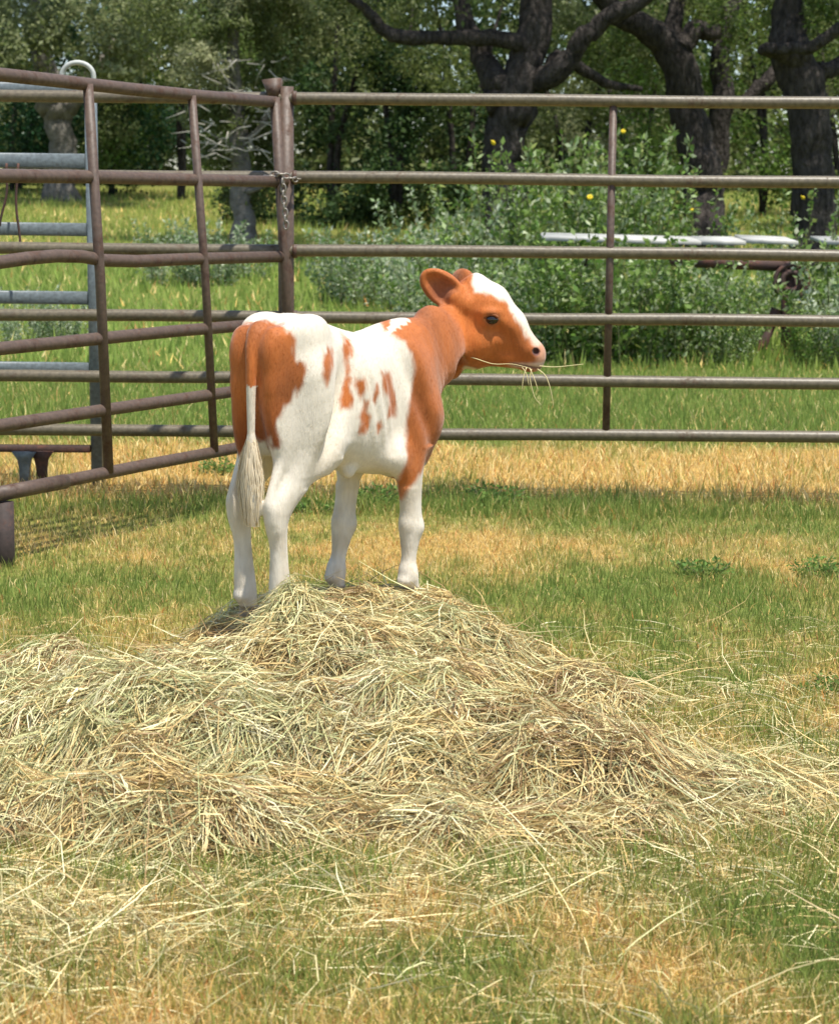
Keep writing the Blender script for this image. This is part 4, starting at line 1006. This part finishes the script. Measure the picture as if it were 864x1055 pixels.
# ---- coat: patch outlines on the hide, in a slanted hide plane (u, v) of the body frame
_ax = np.array([.61778, .77721, -.11957]); _eu = np.array([.78282, -.62224, 0]); _ev = np.array([.0744, .0936, .99283])
PATCH = {
'rump':[(-0.13, 0.727), (-0.12, 0.792), (-0.09, 0.83), (-0.041, 0.845), (-0.019, 0.845), (0.008, 0.838), (0.04, 0.834), (0.055, 0.816), (0.072, 0.786), (0.071, 0.754), (0.078, 0.73), (0.098, 0.725), (0.105, 0.704), (0.093, 0.667), (0.071, 0.63), (0.041, 0.591), (0.021, 0.559), (0.037, 0.516), (0.033, 0.49), (0.013, 0.493), (0.0, 0.517), (-0.005, 0.509), (-0.038, 0.518), (-0.051, 0.481), (-0.068, 0.473), (-0.09, 0.497), (-0.12, 0.552), (-0.13, 0.66)],
'hip':[(0.175, 0.77), (0.189, 0.76), (0.188, 0.722), (0.175, 0.686), (0.166, 0.664), (0.153, 0.691), (0.158, 0.734)],
'rib1':[(0.234, 0.812), (0.257, 0.795), (0.262, 0.761), (0.254, 0.722), (0.244, 0.692), (0.235, 0.733)],
'rib2':[(0.241, 0.697), (0.253, 0.684), (0.249, 0.662), (0.261, 0.626), (0.248, 0.601), (0.22, 0.596), (0.215, 0.626), (0.23, 0.651)],
'rib3':[(0.271, 0.684), (0.298, 0.681), (0.303, 0.656), (0.285, 0.621), (0.273, 0.643), (0.264, 0.665)],
'rib4':[(0.294, 0.623), (0.306, 0.615), (0.303, 0.59), (0.319, 0.576), (0.314, 0.546), (0.299, 0.527), (0.28, 0.53), (0.288, 0.554), (0.279, 0.574), (0.291, 0.601)],
'rib5':[(0.335, 0.668), (0.341, 0.643), (0.331, 0.615), (0.322, 0.623)],
'rib6':[(0.358, 0.705), (0.385, 0.703), (0.399, 0.658), (0.414, 0.611), (0.411, 0.58), (0.377, 0.573), (0.38, 0.613), (0.362, 0.663)],
'chestspot':[(0.339, 0.551), (0.352, 0.562), (0.356, 0.546), (0.343, 0.529)],
'front':[(0.380, 0.9), (0.385, 0.828), (0.414, 0.813), (0.445, 0.796), (0.464, 0.761), (0.474, 0.716), (0.464, 0.659), (0.452, 0.602), (0.441, 0.517), (0.445, 0.459), (0.427, 0.408), (0.418, 0.383), (0.423, 0.336), (0.43, 0.324), (0.449, 0.356), (0.482, 0.396), (0.512, 0.435), (1.5, .435), (1.5, 1.5), (.38, 1.5)],
}
NOTCH = [(0.37, 0.80), (0.43, 0.88), (0.482, 0.893), (0.484, 0.868), (0.446, 0.846), (0.409, 0.823)]
BLAZE = [(-.070, .15), (-0.055, 0.083), (-0.004, 0.079), (0.046, 0.051), (0.066, 0.016), (0.086, -0.018), (0.109, -0.056), (0.140, -0.083), (.18, -.07), (.2, .15)]
def poly_sd(P, poly):
    """signed distance to a polygon, negative inside"""
    Q = np.array(poly); d = np.full(len(P), 9.); ins = np.zeros(len(P), bool)
    for i in range(len(Q)):
        a, b = Q[i], Q[(i+1) % len(Q)]; e = b-a; w = P-a
        t = np.clip((w@e)/(e@e), 0, 1); d = np.minimum(d, np.linalg.norm(w-t[:, None]*e, axis=1))
        c = (a[1] > P[:, 1]) != (b[1] > P[:, 1]); xx = (b[0]-a[0])*(P[:, 1]-a[1])/np.where(abs(b[1]-a[1]) < 1e-9, 1e-9, b[1]-a[1])+a[0]; ins ^= c & (P[:, 0] < xx)
    return np.where(ins, -d, d)
ORANGE = np.array([.43, .122, .022]); CREAM = np.array([.70, .63, .515])
def coat(V, N):
    far = (N@_ax > .12) | (V[:, 1] > .11)
    Vm = V.copy(); Vm[far, 1] *= -1
    Vm[:, 1] = np.where(far, Vm[:, 1]+.0, V[:, 1])
    uv = np.stack([Vm@_eu, Vm@_ev], 1)
    nz = (fbm(V[:, 0]*80, V[:, 1]*80, V[:, 2]*26, 3, 7)-.5)*.026
    sd_ = np.full(len(V), 9.)
    for n, p in PATCH.items(): sd_ = np.minimum(sd_, poly_sd(uv, p)+(.5 if n == 'front' else 1)*nz)
    hd = V-EYE0; hu, hv = hd@HUb, hd@HVb; hw = hd@HWb
    head = (hu > -.09) & (V[:, 0] > .84)
    o = 1-sstep(-.010, .011, sd_)
    notch = 1-sstep(-.004, .005, poly_sd(uv, NOTCH)+nz); o = np.where(V[:, 0] > .8, o, o*(1-notch))
    o = np.where(V[:, 0] > .80, 1, o)                                        # head and neck all red
    o = np.where((V[:, 0] > .60) & (V[:, 2] > .47), 1, o)
    hb = poly_sd(np.stack([hu, hv], 1), BLAZE)+nz*.7
    # the blaze also runs across the forehead between the eyes
    mid = sstep(.050, .038, np.abs(hw)+nz) * (hv > .0)*(hu > -.06)*(N@HUb+N@HVb > .9)
    bl = (1-sstep(-.009, .008, hb))*(1-.40*sstep(.0, -.08, hv))
    o = np.where(head, o*(1-bl), o)
    # tail: red above, white below
    ta = np.array(TAIL); tz = V[:, 2]; tail = (V[:, 0] < -.058) & (np.abs(V[:, 1]+.020) < .026+.020*(tz < .5)) & (tz < .80)
    tail &= ~((V[:, 0] > -.066) & (np.abs(V[:, 1]+.020) > .015) & (tz > .5))
    o = np.where(tail & (tz < .675+nz*1.5), 0, o)
    o = np.where(V[:, 2] < .30, 0, o)
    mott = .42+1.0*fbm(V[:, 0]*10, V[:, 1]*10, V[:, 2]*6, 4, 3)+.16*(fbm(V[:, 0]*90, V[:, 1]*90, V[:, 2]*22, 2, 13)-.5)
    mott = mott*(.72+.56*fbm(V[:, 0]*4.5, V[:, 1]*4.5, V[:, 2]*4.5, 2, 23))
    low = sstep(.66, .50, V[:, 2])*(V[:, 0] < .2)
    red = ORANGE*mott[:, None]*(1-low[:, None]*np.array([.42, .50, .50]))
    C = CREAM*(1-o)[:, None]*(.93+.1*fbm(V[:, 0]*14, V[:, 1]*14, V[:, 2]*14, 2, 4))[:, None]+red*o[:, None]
    def paint(mask, c):
        m = np.clip(mask, 0, 1)[:, None]; return C*(1-m)+np.array(c)*m
    # pink skin: muzzle, lips, inner ear, udder
    mz = sstep(.134, .158, hu-.25*(hv+.10)); C = paint(mz*.8, (.52, .28, .18))
    lip = sstep(.013, .004, np.abs(hv+.143-.02*(hu-.1)))*sstep(.04, .08, hu); C = paint(lip*.75, (.66, .50, .42))
    mouth = sstep(.006, .002, np.abs(hv+(.1366+(hu-.048)*.153)))*(hu > .045)*sstep(.05, .07, hu); C = paint(mouth*.75, (.12, .05, .035))
    for s in (-1, 1):
        nd = np.linalg.norm(V-H(554, 361, s*.036), axis=1); C = paint(sstep(.017, .011, nd), (.10, .035, .025))
        ed = np.linalg.norm((V-H(509, 327.5, s*.072)), axis=1); C = paint(sstep(.034, .020, ed)*.55, (.30, .10, .035)); C = paint(sstep(.020, .014, ed), (.05, .02, .012))
    # deep inside of the ears
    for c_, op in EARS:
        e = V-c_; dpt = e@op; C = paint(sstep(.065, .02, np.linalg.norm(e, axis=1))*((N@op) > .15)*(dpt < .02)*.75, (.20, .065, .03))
    wp = np.linalg.norm(V-H(484, 384, .01), axis=1); C = paint(sstep(.030, .018, wp)*.8, CREAM)
    hoof = sstep(.040, .032, V[:, 2]); C = paint(hoof, (.20, .16, .11))
    dirt = sstep(.48, .10, V[:, 2])*sstep(.38, .70, fbm(V[:, 0]*22, V[:, 1]*22, V[:, 2]*12, 3, 6)); C = paint(dirt*.55, (.42, .33, .21))
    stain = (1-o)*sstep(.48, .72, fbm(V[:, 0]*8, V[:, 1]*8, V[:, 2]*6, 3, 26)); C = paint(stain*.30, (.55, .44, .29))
    return C
cV, cF = build_calf()
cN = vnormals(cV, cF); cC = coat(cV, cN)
calf = thing('calf', 'young red and white calf standing on the hay, head turned right', 'calf', CALF_O, CALF_TH)
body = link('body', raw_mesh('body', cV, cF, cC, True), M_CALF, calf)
# coat hair: short hairs combed back and down over the hide
g = np.random.default_rng(9); n = 45000
fi = g.integers(0, len(cF), n); w = g.random((n, 2)); q = cF[fi]
P0 = (cV[q[:, 0]]*(1-w[:, :1])+cV[q[:, 1]]*w[:, :1])*(1-w[:, 1:])+(cV[q[:, 3]]*(1-w[:, :1])+cV[q[:, 2]]*w[:, :1])*w[:, 1:]
nr = cN[q[:, 0]]; cc = cC[q[:, 0]]
keep = ~((P0-EYE0)@HUb > .12) & (P0[:, 2] > .03)
for s in (-1, 1): keep &= np.linalg.norm(P0-H(509, 327.5, s*.075), axis=1) > .03
P0, nr, cc = P0[keep], nr[keep], cc[keep]; n = len(P0)
fl = np.array([-.55, 0, -.8])+g.normal(0, .28, (n, 3)); fl -= nr*np.sum(fl*nr, 1, keepdims=True); fl /= np.linalg.norm(fl, axis=1, keepdims=True)
L_ = (.004+.005*g.random(n))[:, None]
K = np.stack([P0-nr*.001, P0+fl*L_*.5+nr*L_*.13, P0+fl*L_+nr*L_*.20], 1)
sd2 = np.cross(fl, nr); 
V, F, C = ribbons(K, np.full(n, .0008), sd2, cc*(.98+.1*g.random((n, 1))), (1, .8, .1), point=True)
tag(link('coat_hair', raw_mesh('coat_hair', V, F, C), M_FUZZ, calf), kind='stuff')
# long white hair of the tail brush
n = 2600; t = g.random(n); SW = catmull(np.array(SWITCH), 6); ti = t*.55*(len(SW)-1); i0 = ti.astype(int); b = SW[i0]+(SW[i0+1]-SW[i0])*(ti-i0)[:, None]
a = g.random(n)*6.283; rr = (.008+.030*np.sin(np.clip(t*.8+.15, 0, 1)*math.pi))*np.sqrt(g.random(n)); o_ = np.stack([np.cos(a)*rr*.7, np.sin(a)*rr, 0*a], 1)
L_ = .07+.09*g.random(n)
K = np.stack([b+o_*.8, b+o_*1.25-np.array([0, 0, 1])*(L_*.45)[:, None], b+o_*.9+g.normal(0, .004, (n, 3))-np.array([-.03, 0, 1])*L_[:, None]], 1)
K[:, :, 2] = np.maximum(K[:, :, 2], .285)
V, F, C = ribbons(K, np.full(n, .0026), np.stack([-np.sin(a), np.cos(a), 0*a], 1), CREAM*np.array([1.2, 1.16, 1.05])*(.9+.2*g.random((n, 1))), (1, 1, .3))
tag(link('tail_brush', raw_mesh('tail_brush', V, F, C), M_FUZZ, calf), kind='stuff')
# ear fringe and poll tuft
parts = []
for c_, op in EARS[:1]:
    pass
n = 500; hp = H(477, 292, 0)+g.normal(0, 1, (n, 3))*np.array([.010, .014, .005])
dr = HUb*.5+HVb*.6+g.normal(0, .4, (n, 3)); L_ = (.015+.02*g.random(n))[:, None]
K = np.stack([hp, hp+dr*L_*.6, hp+dr*L_-HVb*L_*.3], 1); V, F, C = ribbons(K, np.full(n, .0016), np.tile(HWb, (n, 1)), ORANGE*1.1*(.7+.5*g.random((n, 1))), (1, .8, .1))
tag(link('poll_tuft', raw_mesh('poll_tuft', V, F, C), M_FUZZ, calf), kind='stuff')
# eyes with lids
def ball(c, r, sx, sy, sz, n=20, m=12):
    V = [(0, 0, 1.)]+[(math.sin(math.pi*i/m)*math.cos(2*math.pi*j/n), math.sin(math.pi*i/m)*math.sin(2*math.pi*j/n), math.cos(math.pi*i/m)) for i in range(1, m) for j in range(n)]+[(0, 0, -1.)]
    F = [(0, 0, 1+j, 1+(j+1) % n) for j in range(n)]+[(1+i*n+j, 1+(i+1)*n+j, 1+(i+1)*n+(j+1) % n, 1+i*n+(j+1) % n) for i in range(m-2) for j in range(n)]+[(len(V)-1, len(V)-1, 1+(m-2)*n+(j+1) % n, 1+(m-2)*n+j) for j in range(n)]
    return np.array(V)*r, tris(F)
for s in (-1, 1):
    V, F = ball(0, 1, 1, 1, 1); B = np.array([HUb, HWb, HVb]); V = (V*np.array([.0215, .014, .0150]))@B
    e = link('eye', raw_mesh('eye', V, F, None, True), M_EYE, calf); e.location = H(508.5, 327.8, s*.0665)
    t = np.linspace(.12*math.pi, .92*math.pi, 12); arc = np.array([HUb*.0225*math.cos(a)+HVb*.0150*math.sin(a)+HWb*s*.0085 for a in t])
    V, F = tube(arc, .0046, 6); l = link('eyelid', raw_mesh('eyelid', V, tris(F), None, True), M_LASH, e)
# hay hanging from the mouth, one stalk along the cheek
wisp = thing('hay_wisp', 'a few pale hay stalks dangling from the calf\'s mouth', 'hay', (CALF_O[0], CALF_O[1], CALF_O[2]), CALF_TH)
for k, pl in enumerate([[(470, 365, .062), (490, 368, .066), (510, 374, .058), (530, 374, .052), (548, 378, .044)], [(540, 377, .046), (545, 384, .05), (548, 396, .055)], [(548, 378, .044), (553, 388, .05), (558, 402, .055)],
                        [(556, 379, .036), (565, 386, .045), (571, 402, .05), (574, 419, .05)], [(545, 377, .045), (542, 388, .055), (541, 402, .06)], [(558, 376, .034), (575, 377, .02), (603, 374, .0)], [(550, 379, .044), (549, 390, .05), (554, 408, .05), (561, 416, .05)]]):
    A = catmull(np.array([H(*p) for p in pl]), 4); w_ = np.array([.0024])
    V, F = tube(A, np.linspace(.0017, .0009, len(A)), 5); link('stalk', raw_mesh('stalk', V, tris(F)), M_STALK, wisp)
